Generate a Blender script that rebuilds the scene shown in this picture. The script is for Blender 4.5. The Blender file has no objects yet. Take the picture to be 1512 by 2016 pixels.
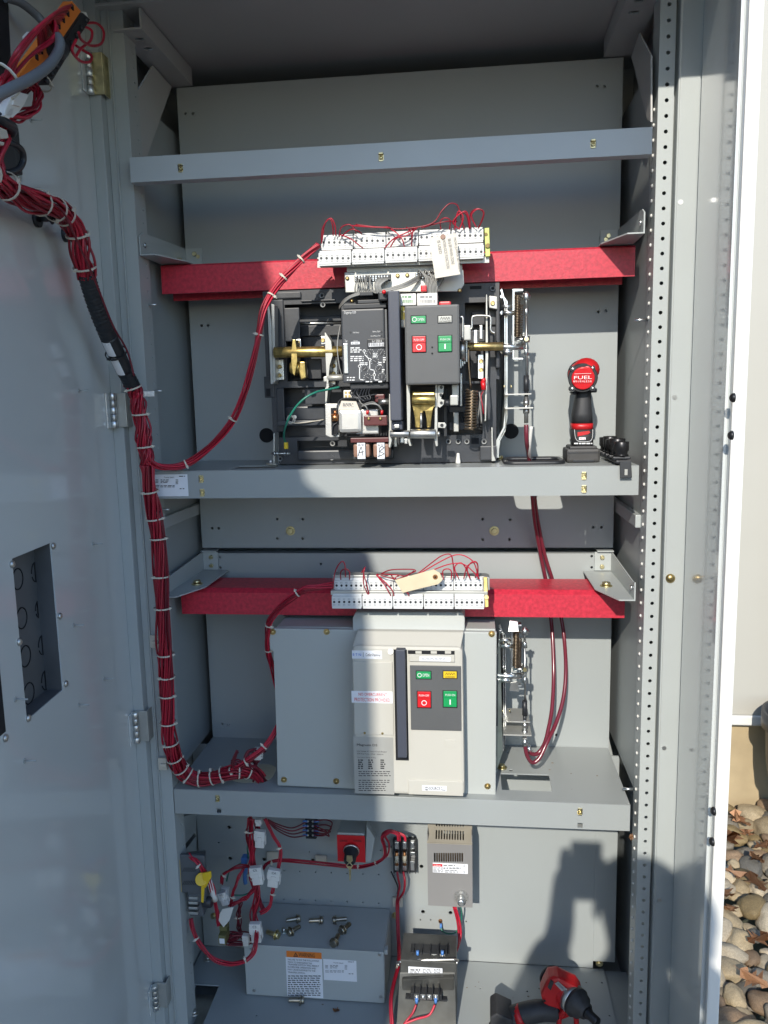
import bpy, bmesh, math, random
from mathutils import Vector, Matrix, noise
from mathutils.geometry import tessellate_polygon
R=math.radians
sc=bpy.context.scene; COL=sc.collection
# ---------------------------------------------------------------- camera
CAM=Vector((.6222,-1.468,1.1156)); FPX=1529.
_yaw,_pit,_rol=R(-6.45),R(-8.27),R(-1.25)
_f=Vector((math.sin(_yaw)*math.cos(_pit),math.cos(_yaw)*math.cos(_pit),math.sin(_pit)))
_r=Vector((math.cos(_yaw),-math.sin(_yaw),0)); _u=_r.cross(_f)
RV=math.cos(_rol)*_r+math.sin(_rol)*_u; UV=-math.sin(_rol)*_r+math.cos(_rol)*_u; FV=_f
cd=bpy.data.cameras.new("camera"); co=bpy.data.objects.new("camera",cd); COL.objects.link(co)
co.matrix_world=Matrix(((RV.x,UV.x,-FV.x,CAM.x),(RV.y,UV.y,-FV.y,CAM.y),(RV.z,UV.z,-FV.z,CAM.z),(0,0,0,1)))
cd.sensor_fit='VERTICAL'; cd.sensor_height=36; cd.sensor_width=27; cd.lens=FPX/2016*36
cd.clip_start=.05; cd.clip_end=300; sc.camera=co
# ---------------------------------------------------------------- light
SUN=Vector((.122,.852,-.51)).normalized()
w=bpy.data.worlds.new("World"); sc.world=w; w.use_nodes=True
nt=w.node_tree; bg=nt.nodes['Background']; sky=nt.nodes.new('ShaderNodeTexSky')
sky.sky_type='NISHITA'; sky.sun_disc=False; sky.sun_elevation=R(30.6); sky.sun_rotation=R(188.2)
sky.altitude=100; sky.air_density=1; sky.dust_density=.35; sky.ozone_density=3.5
nt.links.new(sky.outputs[0],bg.inputs[0]); bg.inputs[1].default_value=.15
sd=bpy.data.lights.new("sun",'SUN'); sd.energy=2.6; sd.angle=R(.6); sd.color=(1,.935,.83)
so=bpy.data.objects.new("sun",sd); COL.objects.link(so); so.rotation_euler=SUN.to_track_quat('-Z','Y').to_euler()
sc.view_settings.view_transform='Standard'; sc.view_settings.look='None'; sc.view_settings.gamma=1
sc.view_settings.exposure=0.90; sc.view_settings.use_curve_mapping=False
# ---------------------------------------------------------------- picture measurements -> points on real planes
def ray(x,y): return FV+RV*((x-756)/FPX)-UV*((y-1008)/FPX)
def P(x,y,Y): d=ray(x,y); return CAM+d*((Y-CAM.y)/d.y)
def PX(x,y,X): d=ray(x,y); return CAM+d*((X-CAM.x)/d.x)
def PZ(x,y,Z): d=ray(x,y); return CAM+d*((Z-CAM.z)/d.z)
# door plane
DA=R(5); DO=Vector((-.066,-.02,0)); DD=Vector((math.sin(DA),-math.cos(DA),0)); DN=Vector((math.cos(DA),math.sin(DA),0))
def PD(x,y,off=0):
    d=ray(x,y); o=DO+DN*off; return CAM+d*((o-CAM).dot(DN)/d.dot(DN))
# ---------------------------------------------------------------- mesh builder
WL={}
class M:
    def __init__(s,T=None): s.b=bmesh.new(); s.T=T
    def _t(s,vs):
        if s.T is not None: bmesh.ops.transform(s.b,matrix=s.T,verts=vs)
    def box(s,x0,x1,y0,y1,z0,z1,b=0):
        x0,x1=sorted((x0,x1));y0,y1=sorted((y0,y1));z0,z1=sorted((z0,z1))
        vs=[s.b.verts.new(p) for p in ((x0,y0,z0),(x1,y0,z0),(x1,y1,z0),(x0,y1,z0),(x0,y0,z1),(x1,y0,z1),(x1,y1,z1),(x0,y1,z1))]
        fs=[s.b.faces.new([vs[i] for i in q]) for q in ((0,3,2,1),(4,5,6,7),(0,1,5,4),(1,2,6,5),(2,3,7,6),(3,0,4,7))]
        if b:
            b=min(b,.49*min(x1-x0,y1-y0,z1-z0))
            es=list({e for f in fs for e in f.edges})
            r=bmesh.ops.bevel(s.b,geom=es,offset=b,segments=2,profile=.6,affect='EDGES')
            vs=list({v for f in r['faces'] for v in f.verts}|{v for v in vs if v.is_valid})
        s._t(vs); return s
    def pb(s,x0,y0,x1,y1,yf,yb,b=0):          # box whose front face covers the measured rectangle on plane y=yf
        a=P(x0,y0,yf);c=P(x1,y1,yf); e=P(x0,y1,yf); g=P(x1,y0,yf)
        return s.box((a.x+e.x)/2,(c.x+g.x)/2,yf,yb,(e.z+c.z)/2,(a.z+g.z)/2,b)
    def prism(s,pts,n,t,b=0):                  # polygon of world points extruded by t along n
        n=Vector(n).normalized(); A=[s.b.verts.new(p) for p in pts]; B=[s.b.verts.new(Vector(p)+n*t) for p in pts]
        k=len(pts); fs=[s.b.faces.new(A),s.b.faces.new(B[::-1])]+[s.b.faces.new((A[i],B[i],B[(i+1)%k],A[(i+1)%k])) for i in range(k)]
        vs=A+B
        if b:
            es=list({e for f in fs for e in f.edges})
            r=bmesh.ops.bevel(s.b,geom=es,offset=b,segments=2,profile=.6,affect='EDGES')
            vs=list({v for f in r['faces'] for v in f.verts}|{v for v in vs if v.is_valid})
        s._t(vs); return s
    def cyl(s,p,q,r,seg=16,r2=None,cap=True,bev=0):
        p=Vector(p);q=Vector(q); r2=r if r2 is None else r2; d=(q-p); L=d.length; d.normalize()
        prof=[(0,r),(L,r2)] if not bev else [(0,r-bev),(bev,r),(L-bev,r2),(L,r2-bev)]
        return s.lathe(p,d,prof,seg,cap)
    def lathe(s,p,d,prof,seg=16,cap=True):
        p=Vector(p); d=Vector(d).normalized(); a=d.orthogonal().normalized(); c=d.cross(a); rings=[]
        for (h,r) in prof:
            rings.append([s.b.verts.new(p+d*h+(a*math.cos(2*math.pi*i/seg)+c*math.sin(2*math.pi*i/seg))*max(r,1e-5)) for i in range(seg)])
        for A,B in zip(rings,rings[1:]):
            for i in range(seg):
                f=s.b.faces.new((A[i],A[(i+1)%seg],B[(i+1)%seg],B[i])); f.smooth=True
        if cap: s.b.faces.new(rings[0][::-1]); s.b.faces.new(rings[-1])
        s._t([v for g in rings for v in g]); return s
    def tube(s,pts,r,seg=8,smooth=4,rf=None):
        pts=spline(pts,smooth) if smooth>1 else [Vector(p) for p in pts]
        fr=frames(pts); rings=[]; n=len(pts)
        for i,(p,(a,c)) in enumerate(zip(pts,fr)):
            rr=r if rf is None else rf(i/(n-1))
            rings.append([s.b.verts.new(p+(a*math.cos(2*math.pi*k/seg)+c*math.sin(2*math.pi*k/seg))*rr) for k in range(seg)])
        for A,B in zip(rings,rings[1:]):
            for k in range(seg):
                f=s.b.faces.new((A[k],A[(k+1)%seg],B[(k+1)%seg],B[k])); f.smooth=True
        s.b.faces.new(rings[0][::-1]); s.b.faces.new(rings[-1])
        s._t([v for g in rings for v in g]); return s
    def sph(s,c,r,sx=1,sy=1,sz=1,seg=16):
        ret=bmesh.ops.create_uvsphere(s.b,u_segments=seg,v_segments=max(6,seg//2),radius=r)
        vs=ret['verts']
        for v in vs: v.co=Vector((v.co.x*sx,v.co.y*sy,v.co.z*sz))+Vector(c)
        for f in {f for v in vs for f in v.link_faces}: f.smooth=True
        s._t(vs); return s
    def plate(s,outer,holes,o,u,v,n,t):        # flat plate with through holes, thickness t along n
        o=Vector(o);u=Vector(u);v=Vector(v);n=Vector(n)
        loops=[outer]+holes; flat=[p for l in loops for p in l]
        tris=tessellate_polygon([[Vector((a,c,0)) for a,c in l] for l in loops])
        ar=lambda q:abs(sum(q[i][0]*q[(i+1)%len(q)][1]-q[(i+1)%len(q)][0]*q[i][1] for i in range(len(q))))/2
        want=ar(outer)-sum(ar(h) for h in holes); got=sum(ar([flat[i] for i in t_]) for t_ in tris)
        if abs(want-got)>.002*want: print('PLATE MISMATCH',len(holes),want,got)
        F=[s.b.verts.new(o+u*a+v*c) for a,c in flat]; B=[s.b.verts.new(o+u*a+v*c+n*t) for a,c in flat]
        for tr in tris:
            for V in (F,B):
                try: s.b.faces.new([V[i] for i in (tr if V is F else tr[::-1])])
                except ValueError: pass
        k=0
        for l in loops:
            m=len(l)
            for i in range(m):
                a=k+i;c=k+(i+1)%m
                s.b.faces.new((F[a],F[c],B[c],B[a]))
            k+=m
        s._t(F+B); return s
    def strip(s,u0,u1,v0,v1,cu,pitch,z0,r,o,u,v,n,t,nseg=12):   # perforated strip, one square cell per hole
        o=Vector(o);u=Vector(u);v=Vector(v);n=Vector(n); z=z0; lo=v0
        while z<v1:
            hi=min(z+pitch/2,v1)
            if z+r<hi and z-r>lo:
                h=circ(cu,z,r,nseg); L=[(u0,lo),(u1,lo),(u1,hi),(u0,hi)]
                tris=tessellate_polygon([[Vector((a,c,0)) for a,c in L],[Vector((a,c,0)) for a,c in h]]); fl=L+h
                F=[s.b.verts.new(o+u*a+v*c) for a,c in fl];B=[s.b.verts.new(o+u*a+v*c+n*t) for a,c in fl]
                for tr in tris: s.b.faces.new([F[i] for i in tr]); s.b.faces.new([B[i] for i in tr[::-1]])
                for a,c in ((1,2),(3,0)): s.b.faces.new((F[a],F[c],B[c],B[a]))
                for i in range(nseg): a=4+i;c=4+(i+1)%nseg; s.b.faces.new((F[a],F[c],B[c],B[a]))
            else:
                V=[s.b.verts.new(o+u*a+v*c+n*w_) for w_ in (0,t) for a,c in ((u0,lo),(u1,lo),(u1,hi),(u0,hi))]
                s.b.faces.new(V[:4]); s.b.faces.new(V[4:][::-1]); s.b.faces.new((V[1],V[2],V[6],V[5])); s.b.faces.new((V[3],V[0],V[4],V[7]))
            lo=hi; z+=pitch
            if hi>=v1: break
    def hexbolt(s,p,d,r,h=None,washer=True,seg=6):
        p=Vector(p);d=Vector(d).normalized();h=h or r*.8
        if washer: s.cyl(p,p+d*r*.25,r*1.45,20,bev=r*.05); p=p+d*r*.25
        s.lathe(p,d,[(0,r),(h*.85,r),(h,r*.85)],seg)
        return s
    def build(s,name,mat,parent=None,label=None):
        bmesh.ops.recalc_face_normals(s.b,faces=s.b.faces)
        if parent and not any(k in name for k in NOSPLIT):
            cl=clusters(s.b)
            if 1<len(cl)<=40:
                out=[]
                for c in cl:
                    q=M(); mp={}
                    for f in c:
                        for v in f.verts:
                            if v not in mp: mp[v]=q.b.verts.new(v.co)
                        g=q.b.faces.new([mp[v] for v in f.verts]); g.smooth=f.smooth
                    out.append((len(c),q))
                s.b.free(); out.sort(key=lambda t:-t[0]); first=None
                for _,q in out:
                    o=q.build_one(name,mat,parent,label); first=first or o
                return first
        return s.build_one(name,mat,parent,label)
    def build_one(s,name,mat,parent=None,label=None):
        me=bpy.data.meshes.new(name)
        L=WL.get(parent.name,Vector()) if parent else Vector()
        bmesh.ops.translate(s.b,verts=s.b.verts,vec=-L)
        s.b.to_mesh(me); s.b.free()
        o=bpy.data.objects.new(name,me); COL.objects.link(o); me.materials.append(mat)
        if parent: o.parent=parent
        WL[o.name]=L
        if label: o['label']=label
        return o
NOSPLIT=('lettering','print','code','wire','hole','pin','rivet','dial','mark','symbol','handwriting','badge','bag','post','rail_','roof','door','jamb','slots','cladding','housing','core','seal','lead','eye','hair','face','hands','channel','side_panel','liner','band','entry','spring')
def clusters(b):
    seen=set(); isl=[]
    for f0 in b.faces:
        if f0 in seen: continue
        st=[f0]; seen.add(f0); cur=[]
        while st:
            f=st.pop(); cur.append(f)
            for v in f.verts:
                for g in v.link_faces:
                    if g not in seen: seen.add(g); st.append(g)
        isl.append(cur)
        if len(isl)>400: return [list(b.faces)]
    bb=[]
    for c in isl:
        P_=[v.co for f in c for v in f.verts]; bb.append([min(p[i] for p in P_)-.0012 for i in range(3)]+[max(p[i] for p in P_)+.0012 for i in range(3)])
    par=list(range(len(isl)))
    def fd(i):
        while par[i]!=i: par[i]=par[par[i]]; i=par[i]
        return i
    for i in range(len(isl)):
        for j in range(i):
            A,B=bb[i],bb[j]
            if all(A[k]<B[k+3] and B[k]<A[k+3] for k in range(3)): par[fd(i)]=fd(j)
    g={}
    for i,c in enumerate(isl): g.setdefault(fd(i),[]).extend(c)
    return list(g.values())
def spline(pts,k):
    pts=[Vector(p) for p in pts]; n=len(pts)
    if n<3: 
        return [pts[0].lerp(pts[-1],i/k) for i in range(k+1)]
    out=[]
    for i in range(n-1):
        p0=pts[max(i-1,0)];p1=pts[i];p2=pts[i+1];p3=pts[min(i+2,n-1)]
        for j in range(k):
            t=j/k; out.append(.5*((2*p1)+(p2-p0)*t+(2*p0-5*p1+4*p2-p3)*t*t+(3*p1-p0-3*p2+p3)*t**3))
    out.append(pts[-1]); return out
def frames(pts):
    n=len(pts); T=[(pts[min(i+1,n-1)]-pts[max(i-1,0)]).normalized() for i in range(n)]
    a=T[0].orthogonal().normalized(); out=[]
    for t in T:
        a=(a-t*a.dot(t))
        a=a.normalized() if a.length>1e-6 else t.orthogonal().normalized()
        out.append((a,t.cross(a)))
    return out
def circ(cx,cy,r,n=12,rx=None): return [(cx+(rx or r)*math.cos(2*math.pi*i/n),cy+r*math.sin(2*math.pi*i/n)) for i in range(n)]
def rrect(x0,x1,y0,y1,r,n=4):
    out=[]
    for cx,cy,a in ((x1-r,y1-r,0),(x0+r,y1-r,90),(x0+r,y0+r,180),(x1-r,y0+r,270)):
        for i in range(n+1): t=R(a+90*i/n); out.append((cx+r*math.cos(t),cy+r*math.sin(t)))
    return out
def thing(name,label,cat,loc=(0,0,0),group=None):
    o=bpy.data.objects.new(name,None); COL.objects.link(o); o.location=loc; o.empty_display_size=.02
    o['label']=label;o['category']=cat
    if group:o['group']=group
    WL[o.name]=Vector(loc); return o
def tag(o,label,cat,group=None):
    o['label']=label;o['category']=cat
    if group:o['group']=group
    return o
def recenter(o,loc):                           # top-level mesh: give it an origin at its base
    loc=Vector(loc); o.data.transform(Matrix.Translation(-loc)); o.location=loc; return o
def struct(o): o['kind']='structure'; return o
_tc={}
def tmesh(s):
    if s not in _tc:
        c=bpy.data.curves.new('t','FONT'); c.body=s; c.resolution_u=2; c.size=1
        ob=bpy.data.objects.new('t',c); me=bpy.data.meshes.new_from_object(ob)
        vs=[v.co.copy() for v in me.vertices]; fs=[tuple(p.vertices) for p in me.polygons]
        bpy.data.objects.remove(ob); bpy.data.curves.remove(c); bpy.data.meshes.remove(me)
        if vs:
            x0=min(v.x for v in vs);x1=max(v.x for v in vs);y0=min(v.y for v in vs);y1=max(v.y for v in vs)
        else: x0=y0=0;x1=y1=1
        _tc[s]=(vs,fs,x0,x1,y0,y1)
    return _tc[s]
def txtf(m,s,o,u,v,shear=0):                   # text stretched over the parallelogram o, o+u, o+v
    vs,fs,x0,x1,y0,y1=tmesh(s); o=Vector(o);u=Vector(u);v=Vector(v)
    V=[m.b.verts.new(o+u*((p.x-x0)/(x1-x0)+shear*(p.y-y0)/(y1-y0))+v*((p.y-y0)/(y1-y0))) for p in vs]
    for f in fs:
        try: m.b.faces.new([V[i] for i in f])
        except ValueError: pass
def txt(m,s,x0,y0,x1,y1,Y,up=.0007,slope=None):
    a=P(x0,y1,Y);b=P(x1,y1,Y); c=P(x0,y0,Y)
    z0=(a.z+b.z)/2
    txtf(m,s,(a.x,Y-up,z0),(b.x-a.x,0,0),(0,0,P((x0+x1)/2,y0,Y).z-P((x0+x1)/2,y1,Y).z))
def dashes(m,x0,y0,x1,y1,Y,rows,h=.45,seed=1,fill=.8,up=.0007):
    rnd=random.Random(seed)
    for i in range(rows):
        ya=y0+(y1-y0)*(i+.25)/rows; yb=ya+(y1-y0)/rows*h; x=x0; end=x0+(x1-x0)*(fill+(1-fill)*rnd.random())
        while x<end-1:
            w=rnd.uniform(3,9)
            p=P(x,ya,Y);q=P(min(x+w,end),yb,Y)
            V=[m.b.verts.new(k) for k in ((p.x,Y-up,q.z),(q.x,Y-up,q.z),(q.x,Y-up,p.z),(p.x,Y-up,p.z))]; m.b.faces.new(V)
            x+=w+rnd.uniform(1.2,2.5)
def quad(m,x0,y0,x1,y1,Y,t=.0005):             # thin sticker, front at Y-t
    m.pb(x0,y0,x1,y1,Y-t,Y-.00005)
# ---------------------------------------------------------------- materials
def srgb(h):
    h=h.lstrip('#'); c=[int(h[i:i+2],16)/255 for i in (0,2,4)]
    return tuple(x/12.92 if x<=.04045 else ((x+.055)/1.055)**2.4 for x in c)
def mat(name,col,rough=.5,metal=0,var=0,vs=8,bump=0,bs=400,island=0,spec=.5,rv=0,dust=0,coat=0,objvar=0,trans=0,cr=.2,cior=1.5):
    if isinstance(col,str): col=srgb(col)
    m=bpy.data.materials.new(name); m.use_nodes=True; n=m.node_tree.nodes; l=m.node_tree.links; b=n['Principled BSDF']
    b.inputs['Roughness'].default_value=rough; b.inputs['Metallic'].default_value=metal
    b.inputs['Specular IOR Level'].default_value=spec; b.inputs['Coat Weight'].default_value=coat; b.inputs['Coat Roughness'].default_value=cr; b.inputs['Coat IOR'].default_value=cior
    b.inputs['Base Color'].default_value=(*col,1)
    if trans: b.inputs['Transmission Weight'].default_value=trans
    tc=n.new('ShaderNodeTexCoord'); src=None
    def noi(sc_,det=4):
        t=n.new('ShaderNodeTexNoise'); t.inputs['Scale'].default_value=sc_; t.inputs['Detail'].default_value=det
        l.new(tc.outputs['Object'],t.inputs['Vector']); return t.outputs['Fac']
    def mixc(fac,A,B):
        x=n.new('ShaderNodeMix'); x.data_type='RGBA'; 
        if fac is not None: l.new(fac,x.inputs['Factor'])
        for k,q in (('A',A),('B',B)):
            s=[i for i in x.inputs if i.name==k and i.type=='RGBA'][0]
            if isinstance(q,tuple): s.default_value=(*q,1)
            else: l.new(q,s)
        return x,[o for o in x.outputs if o.type=='RGBA'][0]
    def rng(v,a,b_,c=0,d=1):
        r=n.new('ShaderNodeMapRange'); l.new(v,r.inputs[0]); r.inputs[1].default_value=a;r.inputs[2].default_value=b_;r.inputs[3].default_value=c;r.inputs[4].default_value=d; return r.outputs[0]
    cur=None
    if var:
        _,cur=mixc(rng(noi(vs),.3,.7),tuple(c*(1-var) for c in col),tuple(min(1,c*(1+var)) for c in col))
    if island or objvar:
        v=n.new('ShaderNodeNewGeometry').outputs['Random Per Island'] if island else n.new('ShaderNodeObjectInfo').outputs['Random']
        k=island or objvar
        hs=n.new('ShaderNodeHueSaturation'); l.new(rng(v,0,1,1-k,1+k),hs.inputs['Value'])
        if cur is None: hs.inputs['Color'].default_value=(*col,1)
        else: l.new(cur,hs.inputs['Color'])
        cur=hs.outputs[0]
    if dust:
        x,c2=mixc(rng(noi(2,3),.45,.8,0,dust),cur if cur is not None else col,srgb('b8ad98')); cur=c2
    if cur is not None: l.new(cur,b.inputs['Base Color'])
    if rv: l.new(rng(noi(3,2),.25,.75,max(0,rough-rv),rough+rv),b.inputs['Roughness'])
    if bump:
        bp=n.new('ShaderNodeBump'); bp.inputs['Strength'].default_value=bump; bp.inputs['Distance'].default_value=.001
        l.new(noi(bs,3),bp.inputs['Height']); l.new(bp.outputs[0],b.inputs['Normal'])
    return m
K={}
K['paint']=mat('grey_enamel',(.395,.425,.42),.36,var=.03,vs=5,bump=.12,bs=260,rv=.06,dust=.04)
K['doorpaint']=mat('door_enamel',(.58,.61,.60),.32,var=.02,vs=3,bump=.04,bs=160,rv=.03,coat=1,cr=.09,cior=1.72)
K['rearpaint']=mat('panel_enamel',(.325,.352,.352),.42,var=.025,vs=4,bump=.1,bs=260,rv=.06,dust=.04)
K['roof']=mat('roof_enamel',(.44,.44,.43),.45,var=.05,vs=4,bump=.1,bs=260)
K['zinc']=mat('bright_zinc',(.72,.74,.74),.3,1,var=.12,vs=30,rv=.12)
K['zincy']=mat('yellow_zinc',(.66,.58,.33),.34,1,var=.25,vs=60,rv=.1)
K['brass']=mat('old_brass',(.50,.38,.17),.42,1,var=.35,vs=60,rv=.12)
K['steel']=mat('brushed_steel',(.55,.55,.53),.38,1,var=.15,vs=40,rv=.12)
K['satin']=mat('satin_plate',(.46,.46,.43),.48,.6,var=.1,vs=25)
K['gold']=mat('gold_chromate',(.48,.36,.13),.33,.9,var=.4,vs=90,rv=.15)
K['spring']=mat('dark_spring',(.22,.17,.12),.35,.9,var=.3,vs=90)
K['copper']=mat('copper_winding',(.6,.28,.12),.35,1)
K['black']=mat('black_plastic',(.022,.024,.028),.42,var=.2,vs=20)
K['hole']=mat('dark_opening',(.006,.007,.01),.8)
K['mold']=mat('moulded_charcoal',(.034,.038,.046),.45,var=.22,vs=30,bump=.15,bs=180,rv=.12,dust=.12)
K['trip']=mat('trip_unit_grey',(.048,.052,.060),.4,var=.05,vs=20,bump=.08,bs=900)
K['oper']=mat('operator_grey',(.095,.098,.10),.5,var=.06,vs=10,bump=.2,bs=1200)
K['slate']=mat('slate_handle',(.055,.062,.085),.5,var=.05,vs=10,bump=.1,bs=900)
K['cover']=mat('cover_grey',(.41,.43,.41),.55,var=.02,vs=6,bump=.06,bs=900)
K['bezel']=mat('bezel_grey',(.50,.485,.43),.55,var=.02,vs=6,bump=.06,bs=900)
K['redbar']=mat('red_laminate',(.50,.026,.050),.42,var=.22,vs=140,bump=.3,bs=260)
K['wire']=mat('red_wire',(.37,.012,.032),.38,island=.45)
K['wiredk']=mat('dark_red_wire',(.16,.012,.025),.4,island=.3)
K['wiregy']=mat('grey_wire',(.22,.22,.21),.45,island=.25)
K['wirebk']=mat('black_wire',(.02,.022,.027),.4)
K['wiregn']=mat('green_wire',(.015,.17,.12),.35)
K['cablered']=mat('burgundy_cable',(.15,.02,.035),.25,coat=.3)
K['nylon']=mat('white_nylon',(.55,.51,.43),.5,island=.08)
K['white']=mat('white_plastic',(.72,.71,.67),.45,var=.03)
K['term']=mat('terminal_ivory',(.66,.67,.66),.5,var=.04,vs=40)
K['label']=mat('paper_label',(.78,.80,.84),.5)
K['foil']=mat('silver_label',(.44,.44,.41),.4,.3,var=.06,vs=20)
K['tagc']=mat('manila_tag',(.66,.56,.38),.7,var=.06,vs=30)
K['tagw']=mat('pale_tag',(.66,.62,.54),.6,var=.06,vs=30)
K['ink']=mat('black_ink',(.02,.02,.022),.6)
K['inkgy']=mat('grey_ink',(.22,.22,.23),.6)
K['inkred']=mat('red_ink',(.62,.05,.05),.6)
K['inkwh']=mat('white_ink',(.75,.76,.76),.6)
K['inkblue']=mat('blue_ink',(.02,.12,.55),.5)
K['green']=mat('green_button',(.01,.30,.09),.35,coat=.3)
K['red']=mat('red_button',(.60,.012,.018),.35,coat=.3)
K['toolred']=mat('tool_red',(.50,.012,.016),.4,bump=.1,bs=900,var=.08,vs=40)
K['toolblk']=mat('tool_rubber',(.028,.029,.032),.55,bump=.2,bs=900,var=.2,vs=60,dust=.15)
K['yellow']=mat('yellow_plastic',(.75,.50,.02),.4)
K['lime']=mat('lime_end_strip',(.50,.58,.12),.5)
K['orange']=mat('orange_connector',(.80,.22,.03),.4)
K['orangeink']=mat('warning_orange',(.72,.20,.03),.5)
K['maroon']=mat('maroon_bakelite',(.10,.02,.02),.4)
K['blue']=mat('blue_lug',(.08,.22,.55),.4)
K['heat']=mat('heater_grey',(.26,.255,.25),.42,.2,var=.04,vs=8)
K['core']=mat('laminated_core',(.075,.078,.075),.45,.3,var=.25,vs=30,dust=.25)
K['coil']=mat('varnished_coil',(.30,.17,.12),.45)
K['glass']=mat('fuse_glass',(.6,.55,.42),.15,0,spec=.8)
K['relay']=mat('relay_grey',(.10,.11,.12),.45)
K['socket']=mat('impact_socket',(.04,.04,.042),.35,.7)

K['boltsteel']=mat('bolt_steel',(.42,.38,.30),.33,1,var=.2,vs=60)

K['shelfpaint']=mat('shelf_enamel',(.315,.338,.335),.36,var=.03,vs=5,bump=.12,bs=260,rv=.06,dust=.08)

K['barpaint']=mat('crossbar_enamel',(.46,.50,.52),.33,var=.04,vs=5,bump=.12,bs=260,rv=.06)
# ================================================================ THE ENCLOSURE
D=.253; ZT=1.80; ZF=-.237; Z1=.985; Z2=.317; FH=.055; GZ=-.55
CAB=thing('switchgear_cabinet','tall open light grey steel switchgear cabinet holding both breakers, its door swung wide open','cabinet',(.46,.13,-.32))
X_=Vector((1,0,0));Y_=Vector((0,1,0));Zv=Vector((0,0,1))
def part(m,name,mt,par=CAB,label=None): return m.build(name,K[mt] if isinstance(mt,str) else mt,par,label)
# --- side walls
m=M(); m.box(-.060,-.056,.05,.42,-.30,1.86); part(m,'side_panel','rearpaint')
m=M(); m.box(.985,.989,.05,.42,-.30,1.86)
part(m,'side_panel','rearpaint')
m=M(); m.box(-.06,.99,.42,.424,-.30,1.86); part(m,'back_wall','rearpaint')
# inner liners beside the rear panel with a horizontal rail
m=M(); m.box(-.019,-.016,.052,.40,.32,1.70); part(m,'side_liner','rearpaint')
m=M(); m.box(.9485,.9515,.052,.40,.32,1.70); part(m,'side_liner','rearpaint')
for s,x in ((1,-.0158),(-1,.9482)):
    m=M(); m.box(x,x+.012*s,.05,.38,.86,.885,.002); part(m,'side_rail','paint')
# --- rear panels
m=M()
hp=[(365,224),(380,224),(1176,170),(1190,171),(397,641),(410,641),(1178,614),(1193,612),(418,1040),(431,1040),(1168,1038),(1184,1038),(950,1022),(546,1022),(596,1022),(546,1060),(596,1060),(950,1062),(1003,1062),(1004,1023),(380,504),(1182,469)]
UP=[P(x,y,D) for x,y in hp]
m.plate([(0,.782),(.932,.782),(.932,1.785),(0,1.785)],[circ(p.x,p.z,.0032,8) for p in UP if .79<p.z<1.78],(0,D,0),X_,Zv,Y_,.003)
big=P(525,857,D),P(1006,849,D)
part(m,'rear_panel','rearpaint')
m=M()
for p in big: m.cyl((p.x,D-.002,p.z),(p.x,D+.0001,p.z),.0165,28)
part(m,'cable_opening','hole')
m=M()
for x,y in ((572,1045),(973,1045)):
    p=P(x,y,D); m.hexbolt((p.x,D,p.z),-Y_,.0075)
for x,y in ((381,504),(1182,470)): p=P(x+10,y+2,D); m.hexbolt((p.x,D,p.z),-Y_,.005)
part(m,'panel_bolt','zincy')
m=M()
lo=[P(x,y,D) for x,y in ((433,1097),(434,1117),(632,1110),(1165,1095),(1165,1117),(1095,1447),(438,1425))]
m.plate([(0,Z2-.002),(.932,Z2-.002),(.932,.769),(0,.769)],[circ(p.x,p.z,.003,8) for p in lo]+[circ(P(1006,1420,D).x,P(1006,1420,D).z,.0125,20)],(0,D,0),X_,Zv,Y_,.003)
m.box(0,.932,D+.003,D+.03,.766,.769)
part(m,'rear_panel','rearpaint')
m=M()
for x,y in ((450,1427),): p=P(x,y,D); m.hexbolt((p.x,D,p.z),-Y_,.0035,washer=False)
part(m,'panel_screw','zinc')
# gap hardware
m=M(); m.box(.0,.035,D-.012,D+.04,.7745,.777); m.box(.897,.932,D-.012,D+.04,.7745,.777); part(m,'splice_channel','paint')
# sub panel of the lowest bay (perforated)
m=M(); holes=[]
for r,yy in enumerate((1712,1765)):
    for i in range(8):
        p=P(560+i*31,yy+r*3+ i*1.3,D); holes.append(circ(p.x,p.z,.0022,8))
for (x,y) in ((452,1627),(454,1688),(521,1690),(617,1692),(737,1698),(830,1704),(833,1793),(887,1795),(610,1675),(750,1672)):
    p=P(x,y,D); holes.append(circ(p.x,p.z,.0048 if (x<540 or x>730 or x==617) and x!=750 else .002,12))
for (x,y) in ((828,1809),(848,1809),(918,1812),(432,1657)):
    p=P(x,y,D); holes.append(circ(p.x,p.z,.0022,8))
m.plate([(-.052,ZF),(.905,ZF),(.905,.30),(-.052,.30)],holes,(0,D-.004,0),X_,Zv,Y_,.003)
m.box(.905,.955,D-.006,D-.002,ZF+.02,.30)
part(m,'sub_panel','rearpaint')
m=M()
for x,y in ((1180,1896),(778,1802),(421,1803)):
    p=P(x,y,D-.004); m.hexbolt((p.x,D-.004,p.z),-Y_,.006)
for x,y in ((1229,1652),): p=P(x,y,.2); m.hexbolt((.985,.2,p.z),-X_,.007)
part(m,'panel_bolt','zincy')
# --- roof, ceiling, rails, gussets
m=M(); m.box(-.075,1.0,-.33,.46,1.865,1.885); m.box(-.075,1.0,-.335,-.33,1.835,1.885)
m.box(-.075,.862,-.555,-.336,1.85,1.865,.002); m.box(-.075,.862,-.56,-.5555,1.8,1.865); part(m,'roof','roof')  # front hood is added out of view, its edge set to shade the upper bay
m=M(); m.box(-.055,.985,-.02,.42,1.825,1.83); part(m,'ceiling','roof')
for s,xa,xb in ((1,-.018,.036),(-1,.893,.950)):
    m=M()
    hl=[circ((xa+xb)/2+.006*s,y,.007,12,.009) for y in (.03,.07)]
    m.plate([(xa,-.01),(xb,-.01),(xb,D-.001),(xa,D-.001)],hl,(0,0,1.787),X_,Y_,Zv,.003)
    m.box(xb-.003 if s>0 else xa,xb if s>0 else xa+.003,-.01,D-.001,1.79,1.822)
    part(m,'roof_rail','roof')
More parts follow.
